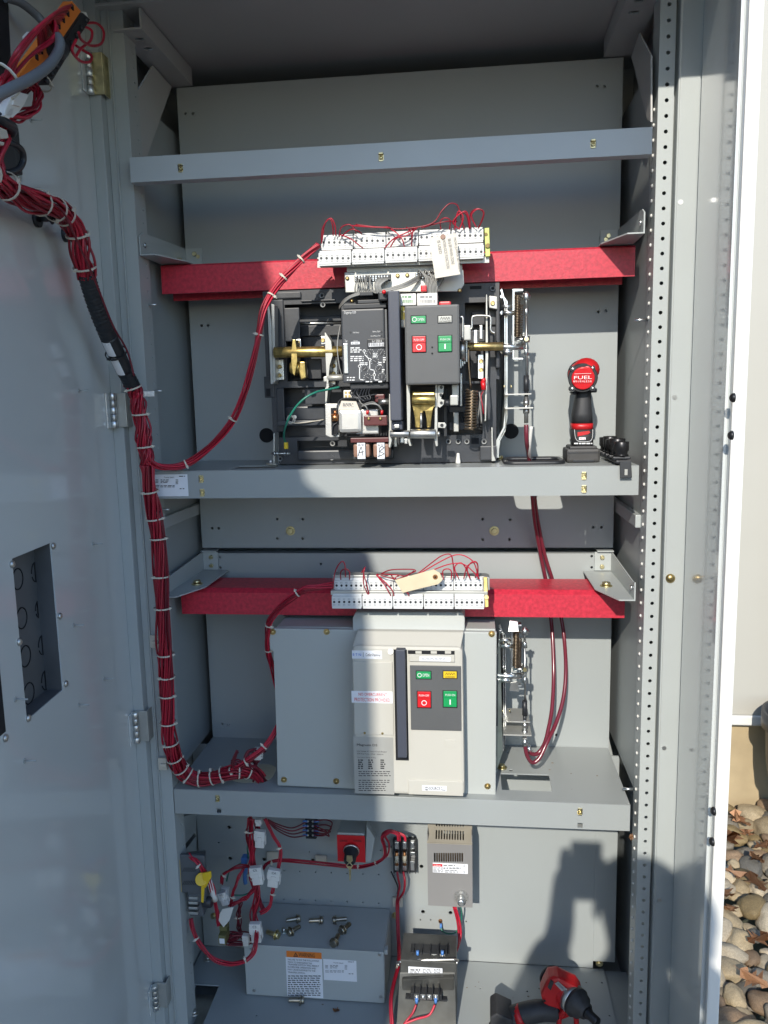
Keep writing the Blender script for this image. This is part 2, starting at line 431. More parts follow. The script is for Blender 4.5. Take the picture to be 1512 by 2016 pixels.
m=M(); g=[PX(266,188,-.004),PX(301,129,-.004),PX(338,171,-.004),PX(282,330,-.004),PX(268,330,-.004)]
m.prism(g,-X_,.003); part(m,'gusset','roof')
m=M(); g=[PX(1258,65,.936),PX(1243,112,.936),PX(1274,235,.936),PX(1281,240,.936),PX(1281,110,.936)]
m.prism(g,X_,.003); part(m,'gusset','roof')
# --- front posts
def holes_line(c,z0,z1,pitch,r,n=10):
    k=int((z1-z0)/pitch); return [circ(c,z0+pitch*(i+.5),r,n) for i in range(k)]
zh0=P(1299.6,410.6,0).z
m=M()
za=zh0-.0254*int((zh0+.28)/.0254); cx=.9605
hl=[]; z=za
while z<1.83: hl.append(circ(cx,z,.0034,12)); z+=.0254
m.strip(.946,.972,-.30,1.86,cx,.0254,za,.0034,(0,0,0),X_,Zv,Y_,.0022)
m.box(.946,.9478,.0024,.05,-.30,1.86); m.box(.9478,.955,.0476,.05,-.30,1.86)
m.box(.9702,.972,.0024,.03,-.30,1.86)
part(m,'frame_post','paint')
m=M(); z=za-.006
while z<1.62:
    m.sph((.9455,.026,z),.0033,.7,1,1,10)
    z+=.0254
part(m,'rivet_row','white')  # added white domes stand for dots of sunlight along the flange
m=M(); hl=[]; z=za-.008
while z<1.7: hl.append(circ(.026,z,.0026,8)); z+=.0254
m.strip(.0024,.05,-.30,1.86,.036,.0254,za,.0022,(-.002,0,0),Y_,Zv,-X_,.0018,8)
m.box(-.027,-.002,0,.0022,-.30,1.86); m.box(-.010,-.0038,.0478,.05,-.30,1.86); m.box(-.0290,-.0272,0,.03,-.30,1.86)
part(m,'frame_post','paint')
# jambs outside the posts
m=M(); m.box(-.029,-.0265,-.006,-.0002,-.30,1.86,.001); m.box(-.045,-.029,.012,.015,-.30,1.86); m.box(-.066,-.044,-.022,-.018,-.32,1.90,.0015)
m.box(-.046,-.044,-.018,.012,-.32,1.86); m.box(-.0435,-.0305,-.003,.0,-.3,1.86,.001)
part(m,'hinge_jamb','paint')
m=M(); m.box(.972,.9765,.016,.02,-.30,1.86); m.box(.9765,.979,-.012,.016,-.30,1.86); m.box(.979,1.012,-.014,-.0115,-.32,1.90,.001); m.box(1.0005,1.06,-.011,-.0085,-.32,1.90)
part(m,'door_jamb','paint')
m=M()
for y in (398,782,1473,1772):
    p=P(1340-(y-398)*.03,y,-.0145); m.cyl((p.x,-.0148,p.z),(p.x,-.0115,p.z),.0042,16)
part(m,'jamb_plug','steel')
m=M(); p=P(1311,1135,0); m.lathe((.9885,-.014,p.z),-Y_,[(0,.0085),(.002,.0085),(.005,.006),(.006,.002)],24); part(m,'latch_stud','brass')
# --- crossbar
m=M(); a=P(256,310,-.026);c=P(1283,300,-.026)
hl=[]
for x,y in ((355,331),(750,309),(1168,283)):
    p=P(x,y,-.026); hl.append([(p.x-.005,p.z-.006),(p.x+.005,p.z-.006),(p.x+.005,p.z+.006),(p.x-.005,p.z+.006)])
xl=P(256,330,-.026).x;xr=P(1284,275,-.026).x; zc=(P(256,310,-.026).z+P(1283,250,-.026).z)/2; zb=(P(262,362,-.026).z+P(1285,300,-.026).z)/2
m.plate([(xl,zb),(xr,zb),(xr,zc),(xl,zc)],hl,(0,-.026,0),X_,Zv,Y_,.002)
m.box(xl,xr,-.024,-.002,zc-.0018,zc); m.box(xl,xr,-.024,-.002,zb,zb+.0018)
part(m,'crossbar','barpaint')
def clipnut(x,y,Y,par=CAB):
    p=P(x,y,Y); m=M()
    m.box(p.x-.0038,p.x+.0038,Y-.0016,Y+.003,p.z-.0075,p.z-.0048,.0005)
    m.box(p.x-.0038,p.x+.0038,Y-.0016,Y+.003,p.z+.0045,p.z+.0075,.0005)
    m.box(p.x-.0047,p.x+.0047,Y+.0045,Y+.006,p.z-.006,p.z+.006)
    m.lathe((p.x,Y+.0044,p.z),-Y_,[(0,.0034),(.004,.0034),(.004,.0022),(-.0,.002)],14,cap=False)
    return part(m,'clip_nut','zincy',par)
for x,y in ((355,331),(750,309),(1168,283)): clipnut(x,y,-.026)
# --- shelves
def cutz(pts,Z): return [(PZ(x,y,Z).x,PZ(x,y,Z).y) for x,y in pts]
def shelf(Z,holes,clips,sq=()):
    m=M()
    m.plate([(0,.0004),(.93,.0004),(.93,D-.001),(0,D-.001)],holes,(0,0,Z-.0025),X_,Y_,Zv,.0025)
    hl=[]
    for x,y in clips:
        p=P(x,y,0); hl.append([(p.x-.005,p.z-.006),(p.x+.005,p.z-.006),(p.x+.005,p.z+.006),(p.x-.005,p.z+.006)])
    for x,y in sq:
        p=P(x,y,0); hl.append([(p.x-.005,p.z-.005),(p.x+.005,p.z-.005),(p.x+.005,p.z+.005),(p.x-.005,p.z+.005)])
    m.plate([(0,Z-FH),(.93,Z-FH),(.93,Z-.0012),(0,Z-.0012)],hl,(0,0,0),X_,Zv,Y_,.0022)
    m.box(.0,.93,.0024,.016,Z-FH,Z-FH+.002)
    m.tube([(0.0,.0013,Z-.0013),(.93,.0013,Z-.0013)],.0013,8,1)
    o=part(m,'shelf','shelfpaint')
    for x,y in clips: clipnut(x,y,0,o if False else CAB)
shelf(Z1,[rrect(.690,.800,.045,.15,.018),rrect(.145,.235,.035,.10,.004),rrect(.27,.65,.12,.2,.01)],((396,943),(398,970),(1150,937),(1150,963)))
shelf(Z2,[rrect(.682,.784,.043,.115,.003),rrect(.105,.195,.035,.125,.03),circ(.70,.215,.004),circ(.705,.13,.005),circ(.21,.21,.003)],((428,1572),(1142,1598)),((431,1596),(1142,1625)))
# grommet edging round the upper cable opening
m=M(); loop=[Vector((x,y,Z1+.0025)) for x,y in rrect(.690,.800,.045,.15,.018,6)]; loop.append(loop[0])
m.tube(loop,.0048,8,1); part(m,'edge_grommet','black')
# --- bar brackets
def bracket(zt,left,zrear,front,xw):
    s=1 if left else -1; x0=-.0005 if left else .9305
    m=M()
    m.prism([(x0,.004,zt),(x0,D-.004,zt),(x0,D-.004,zrear),(x0,.02,zrear-.012),(x0,.004,zt+.036)],(s,0,0),.0025)
    m.prism([(x0+s*.0025,.004,zt),(x0+s*.030,.004,zt),(x0+s*.062,.09,zt),(x0+s*.062,D-.004,zt),(x0+s*.0025,D-.004,zt)],Zv,.0025)
    return m
for zt,zr in ((1.3955,1.452),(.7275,.773)):
    for left in (1,0):
        s=1 if left else -1; x0=-.0005 if left else .9305
        m=bracket(zt,left,zr,0,0)
        m.box(x0+s*.0028,x0+s*.038,D-.0045,D-.001,zt+.004,zr+.0)
        o=part(m,'bar_bracket','paint')
        m=M(); m.hexbolt((x0+s*.036,.11,zt+.0025),Zv,.0085)
        for z in (zt+.013,zr-.012): m.hexbolt((x0+s*.022,D-.0045,z),-Y_,.0048,washer=False,seg=20)
        part(m,'bracket_bolt','zincy',o)
        m=M(); m.hexbolt((x0+s*.0025,.022,zt+.022),(s,0,0),.005,washer=False); part(m,'bracket_screw','zinc',o)
# studs on the sides
m=M()
for (x,y) in ((300,600),(300,770),(330,1003),(1226,631),(1230,1553)):
    p=P(x,y,.035)
    if x<700: m.cyl((-.004,.035,p.z),(.014,.035,p.z),.0022,10)
    else: m.cyl((.945,.035,p.z),(.922,.035,p.z),.0028,10)
part(m,'stud','zinc')
# --- floor
m=M()
fh=[circ(PZ(x,y,ZF).x,PZ(x,y,ZF).y,.0025,8) for x,y in ((946,1946),(1038,1952),(1185,1935),(1200,2000),(505,2000),(590,1980))]
m.plate([(.03,-.02),(.93,-.02),(.93,D-.006),(-.052,D-.006),(-.052,.12),(.03,.12)],fh,(0,0,ZF-.003),X_,Y_,Zv,.003)
m.box(.931,.984,-.02,D,ZF-.012,ZF-.009)
part(m,'floor_pan','rearpaint')
m=M(); m.box(-.055,.99,-.014,.42,-.315,-.30); m.box(-.05,.99,-.0135,-.006,-.30,-.245); part(m,'base_frame','paint')
m=M()
for x,y in ((409,1888),(383,1995)): p=PZ(x,y,ZF); m.hexbolt((p.x,p.y,ZF),Zv,.007)
part(m,'floor_bolt','steel')
# lower left wall plate
m=M(); g=[PX(x,y,-.05) for x,y in ((349,1611),(387,1600),(382,1893),(338,1960),(323,1960),(317,1650))]
m.prism(g,-X_,.003); part(m,'wall_plate','paint')
m=M(); g=[P(x,y,.12) for x,y in ((360,1668),(383,1640),(386,1646),(363,1676))]; m.prism(g,Y_,.004); part(m,'slot_strap','steel')
# kick box seen through the floor corner
m=M(); m.box(-.045,.028,-.01,.115,-.262,-.259); m.box(.027,.0295,-.02,.12,-.262,-.241); part(m,'anchor_plate','steel')
m=M(); m.cyl((-.012,.05,-.259),(-.012,.05,-.2555),.008,20); part(m,'anchor_hole','hole')
m=M(); m.lathe((-.01,-.0,-.259),Zv,[(0,.012),(.004,.011),(.008,.004),(.022,.0025)],12); part(m,'anchor_stud','white')
# ---------------------------------------------------------------- door
def sz(x,y): p=PD(x,y); return ((p-DO).dot(DD),p.z)
win=[sz(55,1418),sz(126,1355),sz(98,1068),sz(22,1102)]
s0=(win[1][0]+win[2][0])/2; s1=(win[0][0]+win[3][0])/2; w0=(win[0][1]+win[1][1])/2; w1=(win[2][1]+win[3][1])/2
DW=1.10
m=M()
m.plate([(0,-.30),(DW,-.30),(DW,1.86),(0,1.86)],[[(s0,w0),(s1,w0),(s1,w1),(s0,w1)]],DO,DD,Zv,-DN,.002)
T=Matrix.Identity(4)
def dbox(m,a0,a1,n0,n1,z0,z1,b=0):           # box in door coordinates
    t=Matrix(((DD.x,DN.x,0,DO.x),(DD.y,DN.y,0,DO.y),(0,0,1,0),(0,0,0,1))); o=m.T; m.T=t; m.box(a0,a1,n0,n1,z0,z1,b); m.T=o
dbox(m,.002,DW,-.034,-.0315,-.30,1.86)
dbox(m,-.0005,.0018,-.034,0,-.30,1.86); dbox(m,DW-.002,DW,-.0313,-.0022,-.30,1.86)
dbox(m,.0,DW,-.0313,-.0022,1.857,1.86);dbox(m,.0,DW,-.0313,-.0022,-.30,-.297)
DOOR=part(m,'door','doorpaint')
DOOR['label']='large left door swung open toward the viewer'
m=M()
dbox(m,s0-.01,s1+.01,-.0302,-.0285,w0-.01,w1+.01)
for a,b_ in ((s0-.003,s0-.0005),(s1+.0005,s1+.003)): dbox(m,a,b_,-.0285,-.0022,w0-.003,w1+.003)
for a,b_ in ((w0-.003,w0-.0005),(w1+.0005,w1+.003)): dbox(m,s0-.0005,s1+.0005,-.0285,-.0022,a,b_)
jb=part(m,'junction_box',mat('galvanised_box',(.11,.115,.12),.45,.1,var=.15,vs=12),DOOR)
m=M()
def dp(s,n,z): return DO+DD*s+DN*n+Zv*z
for x,y in ((72,1125),(80,1197),(86,1268),(92,1337),(35,1140),(43,1217),(50,1292),(57,1365)):
    c=PD(x,y,-.0282); rz=(PD(x,y-21,-.0282)-PD(x,y+21,-.0282)).length/2; rx=(PD(x-10,y,-.0282)-PD(x+10,y,-.0282)).length/2
    ring=[c+DD*(rx*math.cos(t*.3142))+Zv*(rz*math.sin(t*.3142)) for t in range(20)]
    ring=[q for q in ring if s0<(q-DO).dot(DD)<s1]
    if len(ring)>=20: ring.append(ring[0])
    if len(ring)>3: m.tube(ring,.0011,5,1)
part(m,'knockout','hole',jb)
m=M()
for (x,y) in ((104,1075),(23,1111),(37,1264),(117,1213),(129,1346),(55,1414),(10,1453)):
    a,z=sz(x,y); m.lathe(dp(a,0,z),DN,[(0,.0058),(.0025,.0052),(.004,.003)],14)
part(m,'cover_screw','steel',DOOR)
m=M(); a,z=sz(5,1400); dbox(m,a-.001,a+.06,.0003,.0015,z-.03,z+.085); part(m,'lower_cutout','hole',DOOR)
m=M()
for (x,y) in ((183,1071),(145,1231),(205,1337),(155,1388),(48,1498),(30,1377),(155,769),(60,236)):
    a,z=sz(x,y); m.cyl(dp(a,0,z),dp(a,.018,z),.0013,8)
    m.cyl(dp(a,0,z),dp(a,.001,z),.004,12)
part(m,'weld_stud',mat('painted_stud',(.38,.40,.39),.4),DOOR)
# hinges
for yc,h in ((143,74),(808,68),(1432,68),(1963,60)):
    zc=P(205+(yc-143)*.067,yc,-.03).z; hh=h/2*.00098
    m=M(); x0=-.050
    m.box(-.060,-.034,-.0275,-.0225,zc-hh*.95,zc+hh,.0012)
    m.box(-.037,-.034,-.0225,.004,zc-hh*.95,zc+hh,.001)
    hp_=part(m,'hinge','zincy' if yc<300 else 'satin')
    for k in range(5):
        m=M(); za_=zc-hh+2*hh*k/5; m.cyl((-.0565,-.034,za_+.0004),(-.0565,-.034,za_+2*hh/5-.0004),.0060 if k%2==0 else .0052,18,bev=.0003)
        part(m,'knuckle','steel' if k%2 else 'zinc',hp_)
    m=M(); dbox(m,.012,.034,.0003,.0026,zc-hh,zc+hh,.0008); part(m,'leaf','doorpaint',hp_)
# right hand door leaf seen edge on
m=M()
TR=Matrix.Translation((1.0120,-.02,0))@Matrix.Rotation(R(-3.9),4,'Z')@Matrix.Translation((-1.0135,.02,0)); m.T=TR
m.box(1.0135,1.0165,-.285,-.02,-.30,1.90)
m.box(1.031,1.034,-.285,-.02,-.30,1.90); m.box(1.0165,1.031,-.022,-.02,-.30,1.90)
m.box(1.0085,1.0135,-.285,-.262,-.30,1.90,.001)
m.box(1.0145,1.034,-.293,-.285,-.30,1.90,.003)
rd=part(m,'right_door','doorpaint')
m=M(TR); m.box(1.0150,1.0345,-.3000,-.2935,-.30,1.90,.0035); part(m,'door_seal','white',rd)
m=M()
for y in (783,857,1597,1657):
    p=PX(1445-(y-783)*.047,y,.989); m.lathe((.9895,p.y,p.z),-X_,[(0,.0068),(.003,.0066),(.006,.0035)],14)
part(m,'door_bolt','socket',rd)
# ================================================================ SURROUNDINGS
rnd=random.Random(5)
m=M(); m.box(-60,60,-60,60,GZ-.35,GZ-.30); g=part(m,'ground',mat('soil',(.09,.10,.07),.9,var=.3,vs=6),None); g['kind']='structure'
m=M(); m.box(-.9,1.14,-.25,.60,GZ-.29,-.322,.01); g=part(m,'pavement',mat('concrete_pad',(.30,.295,.28),.8,var=.12,vs=8,bump=.5,bs=120),None); g['kind']='structure'
m=M(); m.box(-6,1.0,-9,-.252,GZ-.28,GZ); m.box(1.0,6,-9,-1.6,GZ-.28,GZ); g=part(m,'path',mat('gravel_path',(.12,.125,.12),.9,var=.3,vs=60,bump=1,bs=60),None); g['kind']='structure'
# neighbouring building: rendered footing, flashing and cladding
YB=1.66; zs=P(1470,1410,YB).z
B=thing('building','white clad building on a tan concrete footing behind the open right door','building',(2.2,YB,GZ))
m=M(); m.box(1.05,5.0,YB,YB+.25,GZ-.2,zs-.03); part(m,'footing',mat('footing_render',(.40,.315,.19),.85,var=.14,vs=7,bump=.6,bs=60),B)
m=M(); m.box(1.05,5.0,YB-.030,YB+.25,zs-.028,zs-.018); m.box(1.05,5.0,YB-.05,YB-.03,zs-.018,zs+.02,.004); part(m,'flashing','white',B)
m=M(); 
for i in range(10): m.box(1.05+i*.38,1.05+i*.38+.377,YB-.04,YB+.2,zs+.021,4.2,.006)
part(m,'cladding',mat('cladding_paint',(.42,.405,.355),.55,var=.02,vs=3,bump=.1,bs=40),B)
# black tub by the footing
c=P(1545,1500,1.42)
t=thing('plastic_tub','black ribbed plastic plant tub standing on the river stones against the footing','tub',(c.x+.06,c.y,GZ))
m=M(); zt=P(1500,1405,1.42).z
m.lathe((c.x+.09,c.y,GZ-.02),Zv,[(0,.10),(.22,.125),(.24,.14),(zt-GZ-.16,.15),(zt-GZ-.05,.155),(zt-GZ-.04,.172),(zt-GZ+.02,.172),(zt-GZ+.02,.16),(.1,.09)],40); part(m,'bowl','black',t)
m=M(); m.cyl((c.x+.115,c.y,GZ),(c.x+.115,c.y,2.6),.045,20); o=part(m,'downpipe',mat('dark_downpipe',(.06,.05,.05),.4),None); tag(o,'dark brown downpipe rising out of the black tub','downpipe'); recenter(o,(c.x+.115,c.y,GZ))
# ---- river stones: eight shapes copied
cols=['8f887b','a79a80','7d7a72','b3a68c','96816a','6f6e69','c2b9a6','8a7a58']
shapes=[]
for k in range(8):
    bm=bmesh.new(); bmesh.ops.create_icosphere(bm,subdivisions=4,radius=1); sd_=Vector((k*7.1,k*3.3,1))
    for v in bm.verts:
        d=1+.30*noise.noise(v.co*1.0+sd_)+.07*noise.noise(v.co*3.1+sd_); v.co=Vector((v.co.x*d,v.co.y*d*.74,v.co.z*d*.52))
    for f in bm.faces: f.smooth=True
    me=bpy.data.meshes.new('river_stone'); bm.to_mesh(me); bm.free()
    me.materials.append(mat('stone_%d'%k,tuple(c*.72*f for c,f in zip(srgb(cols[k]),(1.03,.97,.88))),.75,var=.22,vs=14,bump=.6,bs=70,objvar=.28)); shapes.append(me)
desc=['rounded grey','rounded tan','dark grey','pale buff','brownish','slate grey','whitish','olive tan']
def stones(n,x0,x1,y0,y1,smin,smax,z,tries=6000,mk=True,occ=None):
    occ=occ if occ is not None else []; out=0
    for _ in range(tries):
        if out>=n: break
        x=rnd.uniform(x0,x1);y=rnd.uniform(y0,y1);s=rnd.uniform(smin,smax)
        if any((x-a)**2+(y-b)**2<((s+c_)*.56)**2 for a,b,c_ in occ): continue
        if x<1.19 and y<.65: continue
        occ.append((x,y,s)); out+=1; k=rnd.randrange(8)
        o=bpy.data.objects.new('river_stone',shapes[k]); COL.objects.link(o); o.scale=(s,s,s); o.location=(x,y,z+s*.28+rnd.uniform(-.01,.012)); o.rotation_euler=(rnd.gauss(0,.22),rnd.gauss(0,.22),rnd.uniform(0,6.28))
        tag(o,desc[k]+' river stone in the bed of stones beyond the right door','river stone',desc[k]+' river stones beyond the right door')
    return occ
occ=stones(290,1.16,2.02,.10,1.62,.028,.074,GZ-.026,40000)
# finer stones filling everything between and further off
_b=bmesh.new(); bmesh.ops.create_icosphere(_b,subdivisions=2,radius=1); _tv=[v.co.copy() for v in _b.verts]; _tf=[tuple(v.index for v in f.verts) for f in _b.faces]; _b.free()
_V=[];_F=[]
for _ in range(2600):
    x=rnd.uniform(1.16,4.5);y=rnd.uniform(-1.55,1.64)
    if x>2.1 and rnd.random()<.35: continue
    s=rnd.uniform(.018,.034) if x<2.1 else rnd.uniform(.04,.075)
    mt=Matrix.Translation((x,y,GZ-.045+rnd.uniform(-.01,.012)+(s*.3 if x>2.1 else 0)))@Matrix.Rotation(rnd.uniform(0,6.28),4,'Z')@Matrix.Rotation(rnd.gauss(0,.3),4,'X')@Matrix.Diagonal((1.15*s,.8*s,.6*s,1))
    k=len(_V); of=Vector((rnd.uniform(0,50),0,0)); _V+=[mt@(v*(1+.2*noise.noise(v*1.3+of))) for v in _tv]; _F+=[tuple(i+k for i in f) for f in _tf]
me=bpy.data.meshes.new('gravel'); me.from_pydata(_V,[],_F); me.polygons.foreach_set('use_smooth',[True]*len(_F)); me.materials.append(mat('small_stones',(.26,.23,.19),.8,island=.45,var=.2,vs=30))
o=bpy.data.objects.new('gravel',me); COL.objects.link(o); o['kind']='stuff'; tag(o,'small mixed river gravel filling between the larger stones','gravel')
# ---- dry oak leaves
lm=mat('dry_leaf',(.38,.20,.10),.65,objvar=.3,var=.2,vs=60)
def leafmesh(seed):
    r=random.Random(seed); pts=[]; n=9
    for side in (1,-1):
        seq=range(n) if side>0 else range(n-1,-1,-1)
        for i in seq:
            u=i/(n-1); wd=(.42*math.sin(math.pi*min(1,u*1.05))**.7)*(1.25 if i%2 else .38)*r.uniform(.85,1.15); pts.append((u-.5,side*max(wd,.01)))
    bm=bmesh.new(); tr=tessellate_polygon([[Vector((a,b,0)) for a,b in pts]])
    cz=r.uniform(.1,.5); V=[bm.verts.new((a,b,cz*b*b+.5*a*a+.1*math.sin(9*a))) for a,b in pts]
    for t in tr: bm.faces.new([V[i] for i in t])
    c=[v.co.copy() for v in V]; 
    st=[bm.verts.new(p) for p in ((-.5,.01,.12),(-.5,-.01,.12),(-.75,-.006,.2),(-.75,.006,.2))]; bm.faces.new(st)
    bmesh.ops.solidify(bm,geom=bm.faces[:],thickness=.012)
    me=bpy.data.meshes.new('oak_leaf'); bm.to_mesh(me); bm.free(); me.materials.append(lm); return me
LM=[leafmesh(i) for i in range(4)]
spots=[(1450,1610),(1440,1650),(1500,1665),(1445,1720),(1490,1740),(1430,1760),(1440,1790),(1492,1850),(1485,1930),(1470,1640),(1466,1620),(1490,1690)]
for i,(x,y) in enumerate(spots):
    p=PZ(x,y,GZ+.035); o=bpy.data.objects.new('oak_leaf',LM[i%4]); COL.objects.link(o); s=rnd.uniform(.055,.085); o.scale=(s,s,s); o.location=p; o.rotation_euler=(rnd.gauss(0,.2),rnd.gauss(0,.2),rnd.uniform(0,6.28))
    tag(o,'dry curled brown oak leaf lying on the river stones','leaf','dry oak leaves on the river stones')
# ---- added unseen block behind the viewer, shaped for the straight-edged shadow across the breakers
t=thing('shadow_blocker','tall grey block added out of view behind the photographer, outlined to cast a shadow','cabinet',(-.45,-2.2,GZ))
y0=-2.45;y1=-1.90; ex=.357-(0-y1)*.143; tz=.93-y1*.598
q=lambda a,b:(a-.2717,y1,b+1.136)
m=M(); m.prism([(-1.0,y1,GZ+.002),(ex,y1,GZ+.002),q(.357,.925),q(.262,.992),q(.226,1.30),q(.180,1.39),q(.170,1.60),(-1.0,y1,2.74)],-Y_,y1-y0,.004); part(m,'housing','roof',t)
m=M(); m.box(ex-.6,ex-.585,y1+.001,y1+.03,.6,.75,.003); part(m,'handle','black',t)  # handle on the added shadow block
# ================================================================ RED BRACING BARS
def redbar(name,label,x0,x1,zl,zh,ya,yb,chamf):
    m=M(); t=.004
    prof=[(ya,zl),(ya,zh-chamf),(ya+chamf*1.3,zh),(yb,zh),(yb,zh-t),(ya+chamf*1.3+t*.6,zh-t),(ya+t,zh-chamf-t*.4),(ya+t,zl+.0)]
    m.prism([(x0,a,b) for a,b in prof],X_,x1-x0)
    m.box(x0,x1-.012,yb-.03,yb-.026,zl-.0065,zh-t-.0005)
    o=part(m,name,'redbar',None); tag(o,label,'brace bar'); recenter(o,((x0+x1)/2,ya,zl)); return o
redbar('brace_bar','upper red laminate bar running across behind the open black breaker',.001,.934,1.3365,1.3935,.10,.19,.004)
redbar('brace_bar','lower red laminate bar running across above the grey covered breaker',.004,.929,.668,.7235,.095,.20,.008)
# ================================================================ shared pieces of both breakers
def terminals(par,rows,tiltx=0,seed=3,cut=()):
    for (xa,ya0,ya1,xb,yb0,yb1,Y,n) in rows:
        w=(xb-xa)/n
        for i in range(n):
            xl=xa+w*i;xr=xa+w*(i+1)-1.2
            f=lambda x,a,b: a+(b-a)*(x-xa)/(xb-xa)
            xm=(xl+xr)/2; yt=f(xm,ya0,yb0); yb_=f(xm,ya1,yb1)
            m=M(); m.pb(xl,yt,xr,yb_,Y,Y+.03,.0012); m.pb(xl+1,yb_-3,xr-1,yb_+3,Y+.001,Y+.012)
            ex=.0018; c=P(xm,yt,Y); a=P(xl,yt,Y);b=P(xr,yt,Y)
            m.box(a.x+.001,b.x-.001,Y+.004,Y+.028,c.z,c.z+.004,.0008)
            o=part(m,'terminal_module','term',par)
            m=M(); m2=M()
            for j in range(6):
                x=xl+(xr-xl)*(j+.5)/6; y=yt+(yb_-yt)*.52; p=P(x,y,Y)
                m.lathe((p.x,Y-.0006,p.z),Y_,[(0,.0024),(.004,.0024)],10)
                for dy in (-5.6,5.6):
                    q=P(x-2.2,y+dy-1.2,Y);q2=P(x+2.2,y+dy+1.2,Y)
                    r=random.Random(j*7+i*13+seed); 
                    txtf(m2,r.choice(['A','B'])+str(r.randint(1,30)),(q.x,Y-.0007,q2.z),(q2.x-q.x,0,0),(0,0,q.z-q2.z))
            part(m,'screw_hole','black',o); part(m2,'lettering','inkgy',o)
def rod(m,pts,r,Y,seg=10,sm=1): m.tube([P(x,y,Y) for x,y in pts],r,seg,sm)
def poly(m,pts,Y,t,b=0): m.prism([P(x,y,Y) for x,y in pts],Y_,t,b)
def helix(m,p,q,Rr,r,turns,seg=6):
    p=Vector(p);q=Vector(q);d=(q-p);L=d.length;d.normalize();a=d.orthogonal().normalized();c=d.cross(a);n=int(turns*14)
    m.tube([p+d*(L*i/n)+(a*math.cos(2*math.pi*turns*i/n)+c*math.sin(2*math.pi*turns*i/n))*Rr for i in range(n+1)],r,seg,1)
def linkage(par,dx,dy,k):
    # crank, springs, threaded rod and cable end standing on the right of a breaker; k = vertical scale about y0
    Y=.085; f=lambda x,y:(dx+x,dy+y*k)
    m=M()
    poly(m,[f(0,0),f(3,-3),f(8,14),f(14,22),f(14,250),f(10,278),f(0,296),f(-3,318),f(-3,330),f(-8,330),f(-8,296),f(6,270),f(9,240),f(8,24)],Y+.02,.004)
    g=part(m,'side_plate',K['zinc'],par)
    m=M(); m.prism([P(*f(-3,296),Y+.02),P(*f(10,270),Y+.02),P(*f(10,20),Y+.02),P(*f(10,20),Y+.16),P(*f(10,250),Y+.16),P(*f(-2,310),Y+.16)],X_,.0018); part(m,'mounting_plate',mat('blueish_plate',(.30,.36,.36),.35,.5,var=.2,vs=12),par)
    m=M()
    poly(m,[f(24,-2),f(45,-2),f(45,2),f(27,2),f(27,135),f(24,135)],Y,.02,.0006); poly(m,[f(24,134),f(45,134),f(45,137),f(24,137)],Y,.02,.0005); part(m,'channel_bracket','zinc',par)
    m=M()
    for (x,y) in ((37,14),(33,45)):
        pass
    helix(m,P(*f(34,10),Y-.004),P(*f(33,92),Y-.004),.0052,.0011,26); helix(m,P(*f(40,28),Y+.008),P(*f(38,95),Y+.008),.005,.0011,20); part(m,'return_spring','spring',par)
    m=M()
    rod(m,[f(51,3),f(51,40)],.0026,Y-.012); rod(m,[f(51,38),f(52,190)],.0021,Y-.012); rod(m,[f(52,190),f(51,250)],.0026,Y-.012); part(m,'connecting_rod','steel',par)
    m=M()
    for (x,y,r) in ((51,13,.0062),(51,97,.0070),(51,122,.0042),(51,43,.0042)):
        p=P(*f(x,y),Y-.012); m.cyl((p.x,p.y,p.z-.006),(p.x,p.y,p.z+.006),r,6 if r<.006 else 16,bev=.0008)
    for (x0,y0,x1,y1,r) in ((38,13,60,13,.0032),(4,45,28,45,.0045),(-12,112,45,112,.006),(4,122,24,122,.005),(28,97,58,97,.004),(2,32,24,32,.003)):
        rod(m,[f(x0,y0),f(x1,y1)],r,Y,14)
    for (x,y) in ((3,13),(3,45),(3,122)):
        p=P(*f(x,y),Y+.018); m.hexbolt(p,-Y_,.0042,washer=False)
    part(m,'pivot_pin','zinc',par)
    m=M(); p=P(*f(51,97),Y-.018); m.lathe(p,-Y_,[(0,.0042),(.006,.004)],16); 
    for (x,y) in ((9,45),(9,122),(6,190),(20,190)):
        p=P(*f(x,y),Y+.012); m.hexbolt(p,X_,.0036,washer=False)
    part(m,'yellow_nut','zincy',par)
    m=M(); q=P(*f(46,98),Y+.02); m.cyl((q.x-.004,q.y,q.z),(q.x+.002,q.y,q.z),.013,26); 
    for a in range(18):
        t=a/18*2*math.pi; m.box(q.x-.003,q.x+.001,q.y+.0128*math.cos(t)-.001,q.y+.0128*math.cos(t)+.001,q.z+.0128*math.sin(t)-.001,q.z+.0128*math.sin(t)+.001)
    part(m,'ratchet_wheel','steel',par)
    m=M(); p=P(*f(8,206),Y);q=P(*f(60,206),Y); m.box(p.x,q.x,Y-.02,Y+.05,p.z-.0012,p.z+.0012,.0005)
    p=P(*f(8,233),Y);q=P(*f(63,233),Y); m.box(p.x,q.x,Y-.025,Y+.05,p.z-.0014,p.z+.0014,.0005); part(m,'cable_plate','satin',par)
    m=M()
    rod(m,[f(51,168),f(51,200)],.0052,Y-.012,12); rod(m,[f(51,200),f(51,214)],.0036,Y-.012,12); part(m,'rubber_boot','black',par)
    m=M()
    for (y,r,h) in ((222,.0058,.005),(238,.0062,.005)):
        p=P(*f(51,y),Y-.012); m.cyl((p.x,p.y,p.z-h),(p.x,p.y,p.z+h),r,6)
    rod(m,[f(51,210),f(51,262)],.0042,Y-.012,12); part(m,'cable_end','steel',par)
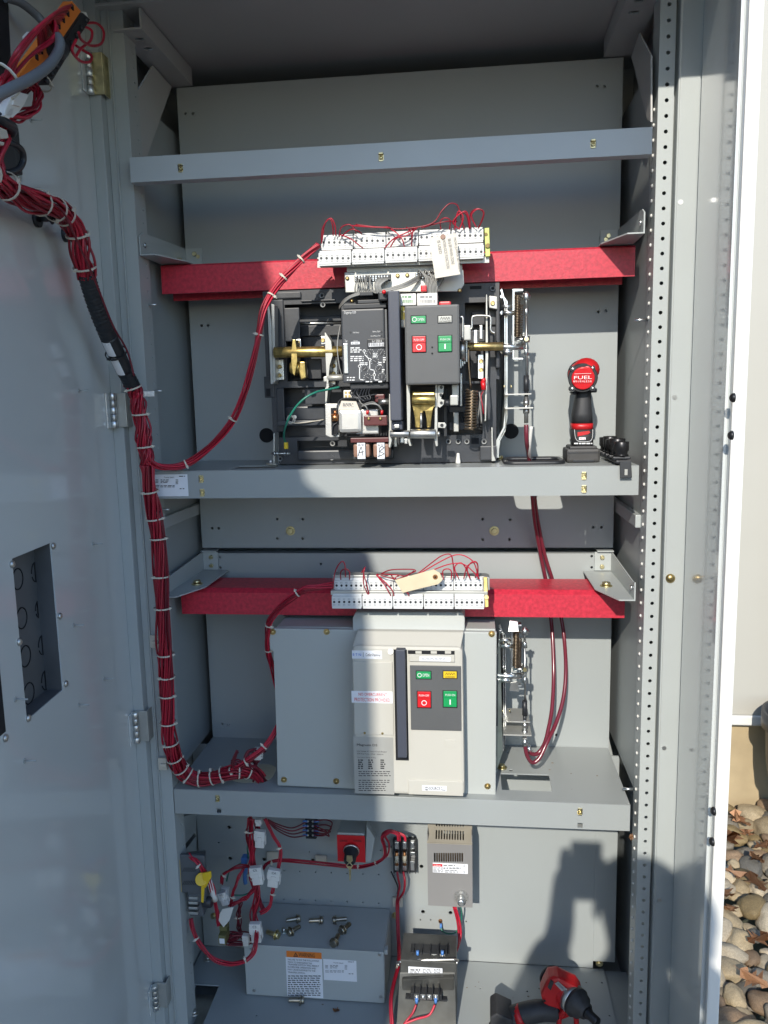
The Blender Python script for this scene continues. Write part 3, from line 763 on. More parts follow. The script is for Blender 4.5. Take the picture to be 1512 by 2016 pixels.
# ================================================================ UPPER BREAKER (open, no cover)
B1=thing('open_breaker','black circuit breaker with its cover off, gold shaft and springs exposed, on the upper shelf','circuit breaker',(.45,.10,Z1))
p1=lambda m,n,k,par=B1,label=None: part(m,n,k,par,label)
YR=.10; YF=.155
m=M()
o1=P(517,574,YR);o2=P(983,575,YR);o3=P(540,912,YR);o4=P(977,908,YR)
rx0=(o1.x);rx1=o2.x;zt=o1.z;zb=Z1+.002; zm=P(540,757,YR).z
bx0=o3.x;bx1=o4.x
def hole_px(x0,y0,x1,y1):
    a=P(x0,y0,YR);c=P(x1,y1,YR); return [(a.x,c.z),(c.x,c.z),(c.x,a.z),(a.x,a.z)]
m.plate([(bx0,zb),(bx1,zb),(bx1,zm),(rx1,zm),(rx1,zt),(rx0,zt),(rx0,zm),(bx0,zm)],
 [hole_px(560,600,676,748),hole_px(915,596,956,750),hole_px(545,764,950,855),hole_px(585,868,775,898)],(0,YR,0),X_,Zv,Y_,.016)
m.box(rx0+.003,rx1-.003,YF,YF+.05,zm,zt-.003); m.box(bx0+.003,bx1-.003,YF+.0,YF+.05,zb,zm-.0005)
m.box(bx0,bx0+.006,YR+.0165,YF,zb,zm);m.box(bx1-.006,bx1,YR+.0165,YF,zb,zm);m.box(rx0,rx0+.006,YR+.0165,YF,zm+.0005,zt);m.box(rx1-.006,rx1,YR+.0165,YF,zm+.0005,zt)
m.box(bx0+.0065,bx1-.0065,YR+.0165,YF-.0005,zb,zb+.004); m.box(rx0+.0065,rx1-.0065,YR+.0165,YF-.0005,zt-.004,zt)
base=p1(m,'moulded_base','mold')
m=M()  # ribs and pads on the base
for q in ((519,575,592,588,.006),(527,590,560,748,.004),(592,590,660,593,.005),(560,606,590,672,-.004)):
    m.pb(q[0],q[1],q[2],q[3],YR-abs(q[4]),YR-.0005,.002)
m.pb(575,622,672,634,YF-.012,YF-.0005,.002); m.pb(575,640,672,662,YF-.006,YF-.0005,.002); m.pb(575,700,668,748,YF-.010,YF-.0005,.002)
m.pb(545,800,640,828,YF-.03,YF-.0005,.003); m.pb(545,764,560,850,YR-.004,YR-.0005,.002)
m.pb(585,886,775,905,YR-.012,YR-.0005,.003); m.pb(928,612,955,640,YF-.02,YF-.0005,.002); m.pb(925,650,955,745,YF-.03,YF-.0005,.002)
m.pb(520,741,540,783,YR-.002,YR+.01,.002); m.pb(960,590,982,640,YR-.006,YR-.0005,.002); m.pb(945,878,978,906,YR-.014,YR-.0005,.002)
p1(m,'moulded_rib','mold',base)
m=M()
for x,y,r in ((548,622,7),(619,622,6),(657,622,6),(946,610,6),(566,798,7)):
    p=P(x,y,YF-.0005 if x not in(548,) else YR-.0045); m.lathe(p,-Y_,[(0,r*.001),(.0012,r*.00098)],24)
p1(m,'moulded_boss','mold',base)
m=M()
for x,y in ((524,586),(634,582),(636,600),(970,568),(655,873),(655,900),(883,869),(902,869),(919,869),(953,869),(552,903),(957,898)):
    p=P(x,y,YR-.0005); 
    if x==952: continue
    m.lathe((p.x,p.y-.012 if x in(655,) and y==900 else p.y-.004,p.z),Y_,[(0,.0052),(.0012,.0056),(.0012,.003),(.008,.003)],18,cap=False)
p1(m,'bushing',mat('grey_bushing',(.36,.37,.37),.45),base)
m=M()
for x,y in ((524,586),(634,582),(636,600),(970,568),(655,873),(655,900),(883,869),(902,869),(919,869),(953,869),(552,903),(957,898)):
    p=P(x,y,YR-.002); m.cyl((p.x,p.y,p.z),(p.x,p.y-.0025,p.z),.0027,12)
m.pb(553,577,570,582,YR-.001,YR-.0002); m.pb(925,563,948,569,YR-.001,YR-.0002); m.pb(928,862,943,874,YR-.001,YR-.0002)
m.pb(573,665,598,745,YF-.013,YF-.0125); m.pb(524,765,532,780,YR-.003,YR-.0021)
p1(m,'recess','hole',base)
# steel side plates
m=M()
poly(m,[(526,598),(529,598),(534,640),(536,700),(537,756),(533,756)],YR-.045,.045,.0006)
poly(m,[(534,598),(540,600),(542,750),(538,756)],YR-.04,.03,.0006)
poly(m,[(538,853),(541,853),(541,913),(545,916),(524,915),(524,912),(538,911)],YR-.03,.03,.0006)
poly(m,[(957,580),(959,580),(961,700),(957,828),(954,830),(956,700)],YR-.04,.04,.0006)
poly(m,[(963,582),(979,584),(979,609),(963,606)],YR-.03,.02,.0015)
poly(m,[(967,842),(970,842),(971,895),(976,907),(968,908)],YR-.02,.03,.0006)
p1(m,'steel_plate','satin')
m=M()
for (x0,y0,x1,y1,Y) in ((544,708,558,748,.09),(583,668,592,690,.085),(632,662,640,678,.08),(650,706,664,740,.085),(941,698,952,746,.075),(651,745,660,757,.08)):
    m.pb(x0,y0,x1,y1,Y,Y+.006,.0008)
p1(m,'fixing_plate','zinc')
m=M()
for (x,y,Y) in ((551,722,.09),(551,739,.09),(587,674,.085),(636,670,.08),(657,720,.085),(657,735,.085),(947,711,.075),(947,728,.075),(970,597,.07)):
    p=P(x,y,Y); m.lathe(p,-Y_,[(0,.0042),(.003,.0042),(.0034,.003),(.0024,.0022)],16)
p1(m,'socket_screw','brass')
# shaft, cams and levers
m=M(); a=P(540,694,.055);b=P(675,692,.055); m.cyl(a,b,.0105,24,bev=.001); p1(m,'main_shaft','gold'); m=M(); a=P(905,683,.055);b=P(991,682,.055); m.cyl(a,b,.0080,24,bev=.001); p1(m,'main_shaft','brass')
m=M(); a=P(553,637,.11);b=P(674,636,.11); m.cyl(a,b,.0022,12); p1(m,'tie_rod','steel')
m=M(); poly(m,[(576,668),(581,668),(584,690),(585,712),(580,740),(576,736),(573,712),(574,690)],.045,.03,.001); a=P(572,725,.065);b=P(592,724,.065); m.cyl(a,b,.012,20,bev=.002)
poly(m,[(590,712),(600,712),(602,744),(592,748),(588,730)],.05,.02,.002); p1(m,'cam_lever','gold')
m=M(); poly(m,[(639,655),(641,655),(652,672),(655,700),(648,720),(646,757),(643,757),(641,700)],.045,.035,.0006)
poly(m,[(643,752),(646,752),(648,762),(645,764),(643,797),(640,797),(640,764),(643,762)],.045,.03,.0006)
poly(m,[(636,742),(645,739),(645,752),(637,752)],.05,.02,.002); p1(m,'support_post','satin')
m=M(); a=P(645,744,.05);b=P(676,743,.05); m.cyl(a,b,.0062,20,bev=.0008); p1(m,'spacer','satin')
# trip unit
m=M(); m.pb(673,608,758,753,-.005,.09,.003); TU=p1(m,'trip_unit','trip')
m=M(); p=P(758,608,-.005);q=P(758,753,-.005); 
m.pb(758.6,609,763,752,-.0035,.09,.001); part(m,'side_cover',mat('trip_side',(.11,.115,.12),.45),TU)
m=M(); m.pb(676,598,760,607,.0,.085,.001); m.pb(689,753,765,766,.005,.03,.002); part(m,'mounting_frame','black',TU)
m=M(); m.lathe(P(693,596,.03),Zv,[(0,.004),(.006,.003)],10); part(m,'mounting_screw','brass',TU)
m=M(); m.pb(676,676,685,736,-.0085,-.0051,.0015); part(m,'test_port','steel',TU)
m=M()
Yt=-.005
for s_,x0,y0,x1,y1 in (('Digitrip 520',678,613,701,619),('Unit Status',695,653,707,656),('Battery Check',734,651,749,655),('Reset/Battery Test',730,660,749,663),('Test',679,669,684,674),('Catalog',696,670,704,673),('Rating',690,689,704,691)):
    txt(m,s_,x0,y0,x1,y1,Yt)
dashes(m,690,683,712,695,Yt,3,.5,5,.9);dashes(m,690,700,716,712,Yt,3,.5,6,.95);dashes(m,683,741,700,751,Yt,2,.4,7,.9);dashes(m,708,713,725,719,Yt,2,.5,8,.9)
dashes(m,734,694,744,704,Yt,3,.5,9,.9);dashes(m,754,702,760,715,Yt,3,.5,10,.9);dashes(m,745,712,755,720,Yt,2,.5,11);dashes(m,752,726,758,734,Yt,2,.5,12);dashes(m,720,750,735,752,Yt,1,.9,13);dashes(m,745,749,757,752,Yt,1,.9,14)
dials=[(729,695),(750,695),(738,711),(718,726),(747,726),(724,743),(752,742)]
for (x,y) in dials:
    for a in range(9):
        t=-2.2+a*4.4/8+math.pi/2; p=P(x+7.5*math.cos(t),y-7.5*math.sin(t),Yt); m.box(p.x-.0005,p.x+.0005,Yt-.0007,Yt-.00005,p.z-.0005,p.z+.0005)
def band(m,pts,w,Y,up=.0006):
    for (a,b) in zip(pts,pts[1:]):
        A=P(*a,Y);B_=P(*b,Y);d=(B_-A).normalized();n=Vector((-d.z,0,d.x))*w
        m.prism([A+n-d*w,B_+n+d*w,B_-n+d*w,A-n-d*w],-Y_,up)
band(m,[(717,691),(718,698),(728,708),(728,727),(737,729),(737,748),(744,748)],.0008,Yt)
band(m,[(708,721),(708,747),(715,748)],.0008,Yt)
for x,y in ((717,691),(728,708),(737,738),(708,721)):
    p=P(x,y,Yt); m.cyl((p.x,Yt,p.z),(p.x,Yt-.0009,p.z),.0028,16)
part(m,'lettering','inkwh',TU)
m=M()
for (x,y) in dials:
    p=P(x,y,Yt); m.cyl((p.x,Yt,p.z),(p.x,Yt-.0012,p.z),.0038,14)
for x,y in ((717,691),(728,708),(737,738),(708,721),(690,654),(751,653),(751,661)):
    p=P(x,y,Yt); m.cyl((p.x,Yt-.0005,p.z),(p.x,Yt-.0015,p.z),.0017,12)
part(m,'dial','black',TU)
m=M()
for (x,y) in dials:
    p=P(x,y,Yt); t=random.Random(x).uniform(0,3); d=Vector((math.cos(t),0,math.sin(t)))*.0032; n=Vector((-d.z,0,d.x))*.18
    m.prism([Vector((p.x,Yt-.0013,p.z))+d+n,Vector((p.x,Yt-.0013,p.z))+d-n,Vector((p.x,Yt-.0013,p.z))-d-n,Vector((p.x,Yt-.0013,p.z))-d+n],-Y_,.0004)
part(m,'dial_slot','inkgy',TU)
m=M(); m.pb(723,667,758,685,-.0075,-.0051,.001); rp=part(m,'rating_plug','black',TU)
m=M(); txt(m,'In = 2500 A',733,669,752,674,-.0075); part(m,'lettering','inkwh',rp)
m=M(); quad(m,726,675,756,682,-.0075); quad(m,691,673,708,678,Yt); part(m,'bar_code','label',TU)
m=M(); txt(m,'SL 2025',693,674,706,677,Yt,.0012)
rr=random.Random(2); x=727
while x<755: 
    w_=rr.uniform(.6,1.6); a=P(x,675.8,-.0075);b=P(x+w_,681,-.0075); m.box(a.x,b.x,-.0085,-.0081,b.z,a.z); x+=w_+rr.uniform(.8,1.6)
part(m,'code_print','ink',TU)
# charging handle
m=M(); m.pb(766,572,788,828,-.035,.05,.002); m.pb(770,829,792,846,-.02,.05,.002); p1(m,'charging_handle','slate')
m=M(); m.pb(776,836,786,843,-.026,-.0205,.001); p1(m,'handle_catch','steel')
# operator panel
m=M(); m.pb(797,600,905,757,-.028,.02,.004); OP=p1(m,'operator_panel','oper')
Yo=-.028
def button(par,x0,y0,x1,y1,Y,col,texts,label=None,name='push_button',tk='inkwh',rise=.0035):
    m=M(); m.pb(x0-1.5,y0-1.5,x1+1.5,y1+1.5,Y-.0006,Y+.0005); part(m,'button_surround','hole',par)
    m=M(); m.pb(x0,y0,x1,y1,Y-rise,Y-.0008,.001); b=part(m,name,col,par,label)
    m=M()
    for s_,a,b_,c,d in texts: txt(m,s_,a,b_,c,d,Y-rise)
    part(m,'lettering',tk,b); return b
def ring(m,x,y,r,w,Y,asp=1.0):
    p=P(x,y,Y); o=circ(p.x,p.z,r*asp,22,r); i_=circ(p.x,p.z,(r-w)*asp,22,r-w); m.plate(o,[i_],(0,Y-.0004,0),X_,Zv,-Y_,.0006)
def operator(par,dx,dy,chg,Y):
    b=button(par,810+dx,622+dy,838+dx,636+dy,Y,'green',[('OPEN',822+dx,626+dy,835+dx,632+dy)],'green indicator window reading open','indicator',rise=.0014)
    m=M(); ring(m,816+dx,629+dy,.0042,.0011,Y-.0014); part(m,'off_symbol','inkwh',b)
    if chg: b=button(par,863+dx,622+dy,889+dx,635+dy,Y,'yellow',[('CHARGED',866+dx,631+dy,886+dx,634+dy)],'yellow indicator window reading charged','indicator','ink',rise=.0014)
    else: b=button(par,863+dx,622+dy,889+dx,635+dy,Y,'foil',[('DISCHARGED',864.5+dx,631+dy,888+dx,634.5+dy)],'silver indicator window reading discharged','indicator','ink',rise=.0014)
    m=M(); m.tube([P(867+dx+i*19/8,(624.5 if i%2 else 629)+dy,Y-.0018) for i in range(9)],.0004,5,4); part(m,'spring_symbol','ink' ,b)
    b=button(par,812+dx,662+dy,838+dx,693+dy,Y,'red',[('PUSH OFF',815+dx,668+dy,835+dx,672+dy)],'red push button marked off')
    m=M(); m.pb(812+dx,662+dy,838+dx,674.5+dy,Y-.0052,Y-.0036,.0006); part(m,'button_lip','red',b)
    m=M(); ring(m,825+dx,683.5+dy,.0052,.0013,Y-.0035); txt(m,'PUSH OFF',815+dx,667+dy,835+dx,671+dy,Y-.0052); part(m,'off_symbol','inkwh',b)
    b=button(par,863+dx,661+dy,889+dx,692+dy,Y,'green',[('I',875+dx,677+dy,877.6+dx,687+dy)],'green push button marked on')
    m=M(); m.pb(863+dx,661+dy,889+dx,673.5+dy,Y-.0052,Y-.0036,.0006); part(m,'button_lip','green',b)
    m=M(); txt(m,'PUSH ON',867+dx,666+dy,886+dx,670+dy,Y-.0052); part(m,'lettering','inkwh',b)
operator(OP,0,0,False,Yo)
m=M()
for x,y in ((851,684),(851,696)): p=P(x,y,Yo); m.cyl((p.x,Yo-.0004,p.z),(p.x,Yo,p.z),.0018,12)
part(m,'pin_hole','hole',OP)
# relays above the operator panel
for x0,x1,yt,code in ((786,819,578,'SHUNT TRIP'),(821,861,577,'SPRING REL')):
    m=M(); m.pb(x0,yt,x1,601,-.005,.04,.0012); c=p1(m,'release_coil','white',B1)
    m=M(); r_=random.Random(x0); x=x0+7
    while x<x1-5: w_=r_.uniform(.6,1.4); a=P(x,590,-.005);b=P(x+w_,596,-.005); m.box(a.x,b.x,-.0058,-.00505,b.z,a.z); x+=w_+r_.uniform(.6,1.5)
    dashes(m,x0+6,582,x1-8,586,-.005,1,.7,x0); part(m,'bar_code',mat('green_ink',(.12,.3,.14),.6) if x0==786 else K['inkgy'],c)
m=M(); m.pb(783,603,796,630,.0,.03,.001); p1(m,'yellow_wrap',mat('amber_film',(.45,.38,.05),.35))
m=M(); m.pb(864,593,888,606,-.01,.02,.003); m.pb(828,561,840,574,-.01,.008,.002); m.sph(P(756,575,-.02),.004,1,1,1,12); p1(m,'red_connector','red')
m=M(); m.pb(744,573,762,592,-.012,.02,.003); m.pb(704,590,752,597,.0,.02,.001); m.pb(708,574,734,582,-.005,.02,.001); p1(m,'micro_switch','black')
m=M(); m.pb(786,612,797,616,-.0,.02,.001); m.pb(785,628,797,645,.0,.03,.002); m.pb(913,640,927,670,-.0,.02,.002); p1(m,'latch_plate','foil')
m=M(); rod(m,[(905,625),(911,625),(911,645),(911,668)],.0022,.0,8,4); rod(m,[(925,648),(929,645),(929,628),(934,622),(958,622),(966,626),(966,650),(975,656)],.0022,.05,8,4); p1(m,'bent_rod','steel')
# bracket with connector blocks above
m=M(); m.prism([P(678,536,.03),P(912,531,.03),P(914,560,.03),P(905,574,.03),P(680,576,.03)],Y_,.004,.0015)
m.prism([P(683,525,.035),P(910,520,.035),P(910,533,.035),P(683,537,.035)],Y_,.05)
m.prism([P(625,514,.018),P(963,505,.018),P(963,517,.018),P(625,527,.018)],Y_,.004); m.prism([P(625,510,.022),P(963,501,.022),P(963,507,.05),P(625,516,.05)],Zv,.003)
p1(m,'terminal_bracket','satin')
for xa,xb,ya in ((698,770,541),(818,858,536)):
    m=M(); m.pb(xa,ya,xb,ya+13,.028,.05,.001); c=p1(m,'plug_socket','black')
    m=M()
    for r in range(3):
        for i in range(int((xb-xa)/5.6)):
            p=P(xa+3+i*5.6,ya+3+r*3.8,.028); m.cyl((p.x,.0283,p.z),(p.x,.0275,p.z),.0014,6)
    part(m,'pin','zinc',c)
m=M()
for x,y in ((684,548),(783,543),(802,542),(905,572)): m.lathe(P(x,y,.03),-Y_,[(0,.004),(.003,.0035),(.004,.002)],12)
p1(m,'bracket_screw','brass')
terminals(B1,[(632,467,490,953,450,473,.020,5),(627,498,521,954,482,505,.004,5)])
m=M(); m.prism([P(954,449,.018),P(963,448,.018),P(965,504,.010),P(956,505,.010)],Y_,.03,.0008); e=p1(m,'end_strip','lime')
m=M(); m.cyl(P(960,483,.012),P(960,483,.008),.004,14); m.cyl(P(957,461,.018),P(957,461,.014),.003,14); part(m,'end_screw','brass',e)
# wires running over the bracket
m=M(); r_=random.Random(11)
for i in range(8):
    x=702+i*4.2; m.tube([P(x,543+r_.uniform(0,6),.024),P(x-1+r_.uniform(-2,2),556,.012),P(x-3+i*.6,568,.008),P(700+i*3,580,.012)],.0013,6,4)
for i in range(9):
    x=748+i*2.6; m.tube([P(x,546+i%3*2,.024),P(x-6,550,.008),P(738+i*1.4,562,.002),P(742+i*1.5,578,.004)],.0013,6,5)
for i in range(12):
    x=822+i*3; m.tube([P(x,540+(i%3)*3,.024),P(x+4,532+(i%4)*3,.010),P(838+i*3.2,548,.004),P(838+i*2.2,566,.002),P(842+i*1.6,580,.004)],.0013,6,5)
for i in range(6):
    m.tube([P(826,541+i*2,.022),P(800,556+i*1.6,.004),P(772,566+i,.003),P(742,572+i,.004),P(728,570,.01)],.0013,6,5)
for i in range(3):
    m.tube([P(712,575+i*2,.0),P(690,582+i*2,.0),P(676,592+i*3,.01),P(668,604+i*2,.03)],.0013,6,5)
m.tube([P(670,640,.02),P(664,680,.0),P(668,720,.0),P(675,745,.01)],.0011,6,5)
p1(m,'grey_wires','wiregy')
# jumper wires on the terminal strips
m=M()
W=[[(633,480),(635,450),(648,431),(655,444),(656,464)],[(634,476),(640,440),(652,430),(660,446),(661,464)],[(668,466),(672,448),(688,442),(698,452),(701,461)],[(672,466),(690,452),(705,455),(712,461)],[(670,462),(690,470),(706,482),(715,489)],
[(690,444),(730,447),(765,448),(770,452)],[(700,442),(760,449),(800,450),(850,440),(870,415),(885,401),(900,404),(907,425),(914,451)],[(760,446),(780,458),(792,472),(796,486)],[(820,448),(800,458),(775,470),(757,489)],[(822,448),(805,462),(780,470),(768,488)],[(815,447),(812,462),(810,486)],[(800,447),(810,460),(811,485)],
[(868,452),(867,436),(876,429),(886,434),(885,452)],[(895,452),(899,424),(905,416),(912,430),(904,452)],[(903,451),(892,436),(910,418),(920,420),(925,450)],[(926,451),(926,422),(938,411),(952,416),(950,432),(941,450)],[(890,440),(905,420),(918,422),(924,450)],[(938,448),(928,425),(940,412),(952,420),(943,448)],[(830,449),(860,440),(880,436),(900,436)]]
for w_ in W: m.tube([P(x,y,.012 - .012*math.sin(math.pi*i/(len(w_)-1))) for i,(x,y) in enumerate(w_)],.0012,6,6)
p1(m,'jumper_wires','wire')
# motor, switches, coils
m=M(); poly(m,[(640,795),(668,795),(668,860),(650,861),(641,857)],.0,.05,.001)
m.pb(666,806,712,852,-.012,.05,.007); m.pb(700,806,745,855,.0,.05,.003); p1(m,'charging_motor',mat('cast_alloy',(.55,.54,.51),.42,.7,var=.12,vs=30,bump=.3,bs=600))
m=M(); m.pb(652,803,666,856,-.002,-.0005); p1(m,'motor_opening','hole')
m=M(); m.cyl(P(653,822,-.006),P(666,822,-.006),.007,16); m.cyl(P(657,812,-.008),P(663,812,-.008),.004,12); p1(m,'armature','copper')
m=M(); m.prism([P(672,789,.0),P(701,790,.0),P(708,807,-.006),P(666,807,-.006)],Y_,.002,.0); c=p1(m,'motor_label',mat('tan_label',(.55,.50,.42),.6))
m=M(); txt(m,'SD22790344',675,792,695,796,-.0005,.001) if False else dashes(m,675,793,697,803,-.0035,3,.5,4,.9); part(m,'label_print','inkgy',c)
m=M(); m.pb(676,768,693,784,.01,.04,.002); p1(m,'plug_block','white')
m=M()
for x in (681,688):
    for y in (773,780): p=P(x,y,.01); m.cyl((p.x,.0105,p.z),(p.x,.0092,p.z),.0024,10)
p1(m,'plug_contact','brass')
m=M(); m.pb(716,818,762,838,-.018,-.002,.002); m.pb(738,776,757,792,.01,.03,.002); s_=p1(m,'limit_switch','maroon')
m=M()
for x,y in ((726,824),(749,824)): m.lathe(P(x,y,-.018),-Y_,[(0,.0032),(.002,.003),(.003,.0015)],12)
part(m,'switch_screw','brass',s_)
m=M(); m.cyl(P(723,816,-.012),P(724,808,-.014),.0026,10); m.cyl(P(752,816,-.012),P(752,808,-.014),.0026,10); part(m,'spade_lug','red',s_)
m=M(); m.tube([P(724,808,-.014),P(720,800,-.016),P(710,793,-.01),P(705,780,.0)],.0014,6,5); m.tube([P(752,808,-.014),P(745,798,-.02),P(730,795,-.02),P(712,800,-.012)],.0014,6,5); m.tube([P(750,806,-.014),P(736,792,-.02),P(716,796,-.012)],.0014,6,5); p1(m,'switch_leads','wiregy')
m=M(); r_=random.Random(4)
for i in range(7): m.tube([P(700+i*5,762,.01),P(690+i*6,775+r_.uniform(-3,6),-.002),P(705+i*4,788+r_.uniform(-3,3),-.006),P(728-i*3,790,.0)],.0016,6,5)
m.tube([P(742,776,.0),P(700,783,-.006),P(672,786,-.002),P(664,800,-.004),P(664,826,-.008),P(668,835,-.002)],.0013,6,5)
m.tube([P(664,832,-.004),P(656,838,-.006),P(654,852,-.006),P(660,858,-.004),P(667,846,-.004)],.0013,6,5)
p1(m,'black_leads','wirebk')
m=M(); m.pb(690,862,765,871,-.004,.04,.001); p1(m,'coil_plate','maroon')
for k,(x0,x1,ch) in enumerate(((695,728,'A'),(734,766,'B'))):
    m=M(); m.pb(x0,872,x1,901,.002,.04,.006); c=p1(m,'trip_coil','coil')
    m=M(); m.pb(x0+8,871,x1-8,907,-.002,.03,.001); part(m,'coil_core','black',c)
    m=M(); quad(m,x0+8.5,872,x1-9,903,-.002,.0004); part(m,'paper_label','label',c)
    m=M()
    if ch=='A': m.tube([P(x0+10,898,-.0032),P(x0+16,880,-.0032),P(x0+19,897,-.0032)],.0006,5,6); m.tube([P(x0+11,891,-.0032),P(x0+22,889,-.0032)],.0006,5,2)
    else: m.tube([P(x0+12,898,-.0032),P(x0+14,881,-.0032),P(x0+22,881,-.0032),P(x0+14,889,-.0032),P(x0+22,893,-.0032),P(x0+10,899,-.0032)],.0006,5,6)
    dashes(m,x0+10,873,x1-11,879,-.0024,2,.3,k+30,.9); part(m,'handwriting','ink',c)
# spring charging mechanism
m=M(); poly(m,[(800,757),(806,757),(808,800),(806,866),(810,878),(806,878),(802,866),(801,800)],.0,.03,.0006)
poly(m,[(857,757),(861,757),(861,866),(862,878),(858,879),(855,864)],.0,.03,.0006)
poly(m,[(862,758),(874,759),(873,774),(868,780),(868,786),(875,788),(873,797),(866,803),(861,800)],.0,.004,.0006)
poly(m,[(862,832),(876,832),(879,837),(876,843),(862,842)],-.004,.004,.0006)
poly(m,[(766,776),(770,776),(771,868),(768,882),(765,880)],.0,.03,.0006)
p1(m,'mechanism_plate','satin')
m=M(); a=P(811,769,-.004); m.prism([P(811,770,.0),P(857,770,.0),P(857,800,-.006),P(848,806,-.006),P(848,842,-.002),P(840,842,-.002),P(840,806,-.004),P(829,806,-.004),P(829,842,-.002),P(817,842,-.002),P(817,806,-.006),P(811,800,-.006)],Y_,.035,.003); p1(m,'gold_yoke','gold')
m=M(); a=P(811,787,-.008);b=P(857,787,-.008); m.cyl(a,b,.0095,20,bev=.001); p1(m,'yoke_roller','gold')
m=M(); m.cyl(P(768,854,-.004),P(806,854,-.004),.0068,20,bev=.001); m.cyl(P(808,854,-.006),P(858,854,-.006),.0088,24,bev=.001); m.cyl(P(861,854,-.004),P(866,854,-.004),.005,6); m.cyl(P(829,812,-.006),P(829,842,-.006),.0022,10); m.pb(796,864,802,874,-.004,.01,.001)
m.cyl(P(767,790,.01),P(745,792,.01),.006,16); p1(m,'roller_bar','steel')
m=M(); m.pb(886,778,902,798,-.004,.02,.002); m.pb(890,757,903,790,.01,.03,.001); p1(m,'end_block','foil')
m=M(); m.cyl(P(874,793,.004),P(887,793,.004),.006,14); m.hexbolt(P(868,777,-.001),-Y_,.003,washer=False); m.lathe(P(869,763,-.001),-Y_,[(0,.0028),(.001,.0026)],12); m.lathe(P(869,793,-.001),-Y_,[(0,.0028),(.001,.0026)],12); m.lathe(P(870,837,-.005),-Y_,[(0,.0032),(.001,.003)],12); p1(m,'mechanism_pin','black')
m=M(); helix(m,P(929,767,.03),P(926,846,.03),.0105,.0019,13.5,7); m.tube([P(922,684,.03),P(923,720,.03),P(927,765,.03)],.0018,8,4); p1(m,'opening_spring','spring')
m=M()
for i in range(4): m.pb(905+i*4,660+i*3,908+i*4,725-i*4,.02+i*.008,.05,.001)
m.cyl(P(904,690,.03),P(916,690,.03),.02,20); p1(m,'gear_train','steel')
m=M(); m.tube([P(951,745,.05),P(953,752,.05)],.0045,8,1); m.tube([P(951,750,.05),P(952,768,.05)],.0048,10,1); p1(m,'inline_fuse','red')
m=M(); m.tube([P(952,770,.05),P(947,780,.045),P(950,800,.04),P(952,815,.045)],.0013,6,5); p1(m,'red_lead','wire')
m=M(); m.tube([P(952,770,.05),P(946,785,.045),P(942,815,.04),P(938,830,.045)],.0013,6,5); m.tube([P(944,772,.05),P(946,800,.045),P(948,832,.045)],.0013,6,5); p1(m,'pale_lead','wiregy')
m=M(); m.tube([P(668,762,.03),P(645,767,.02),P(620,773,.0),P(595,788,-.008),P(575,812,-.006),P(562,840,.0),P(559,860,.02),P(563,873,.035)],.0021,8,6); p1(m,'ground_wire','wiregn')
m=M(); m.pb(559,871,566,884,.03,.038,.001); p1(m,'ground_lug','yellow')
m=M(); rod(m,[(535,893),(571,893)],.0022,.05); 
for x in (541,546,561,567): m.cyl(P(x-1.5,893,.05),P(x+1.5,893,.05),.005,6)
m.hexbolt(P(533,912,.07),Zv,.006); p1(m,'ground_stud','steel')
m=M(); m.tube([P(640,826,.08),P(605,831,.07),P(580,833,.07),P(568,828,.07),P(567,820,.07),P(573,818,.07),P(578,824,.07),P(574,833,.07)],.0012,6,6); p1(m,'white_lead','nylon')
m=M(); ring(m,573,826,.009,.004,.075); m.cyl(P(580,821,.08),P(580,821,.076),.004,12); p1(m,'cable_clamp','satin')
m=M(); p=P(968,740,.06); poly(m,[(957,745),(962,740),(963,760),(966,800),(965,826),(960,828),(958,790)],.06,.03,.002); m.pb(976,590,984,725,.075,.12,.003); p1(m,'side_fin','mold')
for nm,k,q in (('rib_plate','black',(872,765,880,860,.07)),('rib_plate','mold',(884,800,925,812,.08)),('rib_plate','mold',(884,832,925,846,.08)),('latch_arm','steel',(905,735,910,800,.05)),('latch_arm','satin',(893,812,903,850,.06)),('inner_frame','mold',(545,828,640,838,.075)),('inner_frame','mold',(600,764,640,796,.11)),('inner_frame','black',(606,706,632,746,.09)),('terminal_clip','zinc',(932,650,940,690,.07)),('terminal_clip','steel',(944,640,950,668,.06)),('side_rail_plate','steel',(775,846,781,880,.03)),('side_rail_plate','zinc',(788,858,796,872,.01))):
    m=M(); m.pb(*q[:4],q[4],q[4]+.012,.0015); p1(m,nm,k)
m=M()
for i in range(5): m.tube([P(905+i*5,770,.09),P(900+i*7,800,.085),P(912+i*4,835,.09)],.0013,6,5)
p1(m,'control_wires','wirebk')
linkage(B1,985,571,1.0)
# ================================================================ LOWER BREAKER (covered)
B2=thing('covered_breaker','light grey covered power circuit breaker with a centre operator panel, standing on the lower shelf','circuit breaker',(.45,.02,Z2))
p2=lambda m,n,k,par=B2,label=None: part(m,n,k,par,label)
Yc=.022
m=M(); g=[P(x,y,Yc) for x,y in ((529,1237),(978,1245),(976,1566),(546,1547),(541,1281),(531,1279))]
m.prism(g,Y_,.012,.0025)
a=P(531,1236,Yc);b=P(977,1243,Yc);zc=P(536,1213,.11).z
g=[Vector((b.x-.001,Yc+.0125,Z2+.003)),Vector((b.x-.001,Yc+.0125,a.z-.001)),Vector((b.x-.001,.115,a.z-.003)),Vector((b.x-.001,.24,a.z-.003)),Vector((b.x-.001,.24,Z2+.003))]
m.prism(g,-X_,b.x-a.x-.012,.002)
p2(m,'breaker_cover','cover')
m=M(); m.prism([P(694,1243,Yc-.004),P(694,1217,Yc+.01),P(700,1205,Yc+.02),P(910,1205,Yc+.02),P(915,1217,Yc+.01),P(915,1243,Yc-.004)],Y_,.085,.003); m.box(P(700,1210,.04).x,P(912,1210,.04).x,.05,.2,a.z-.002,a.z+.02,.003); p2(m,'top_hood','cover')
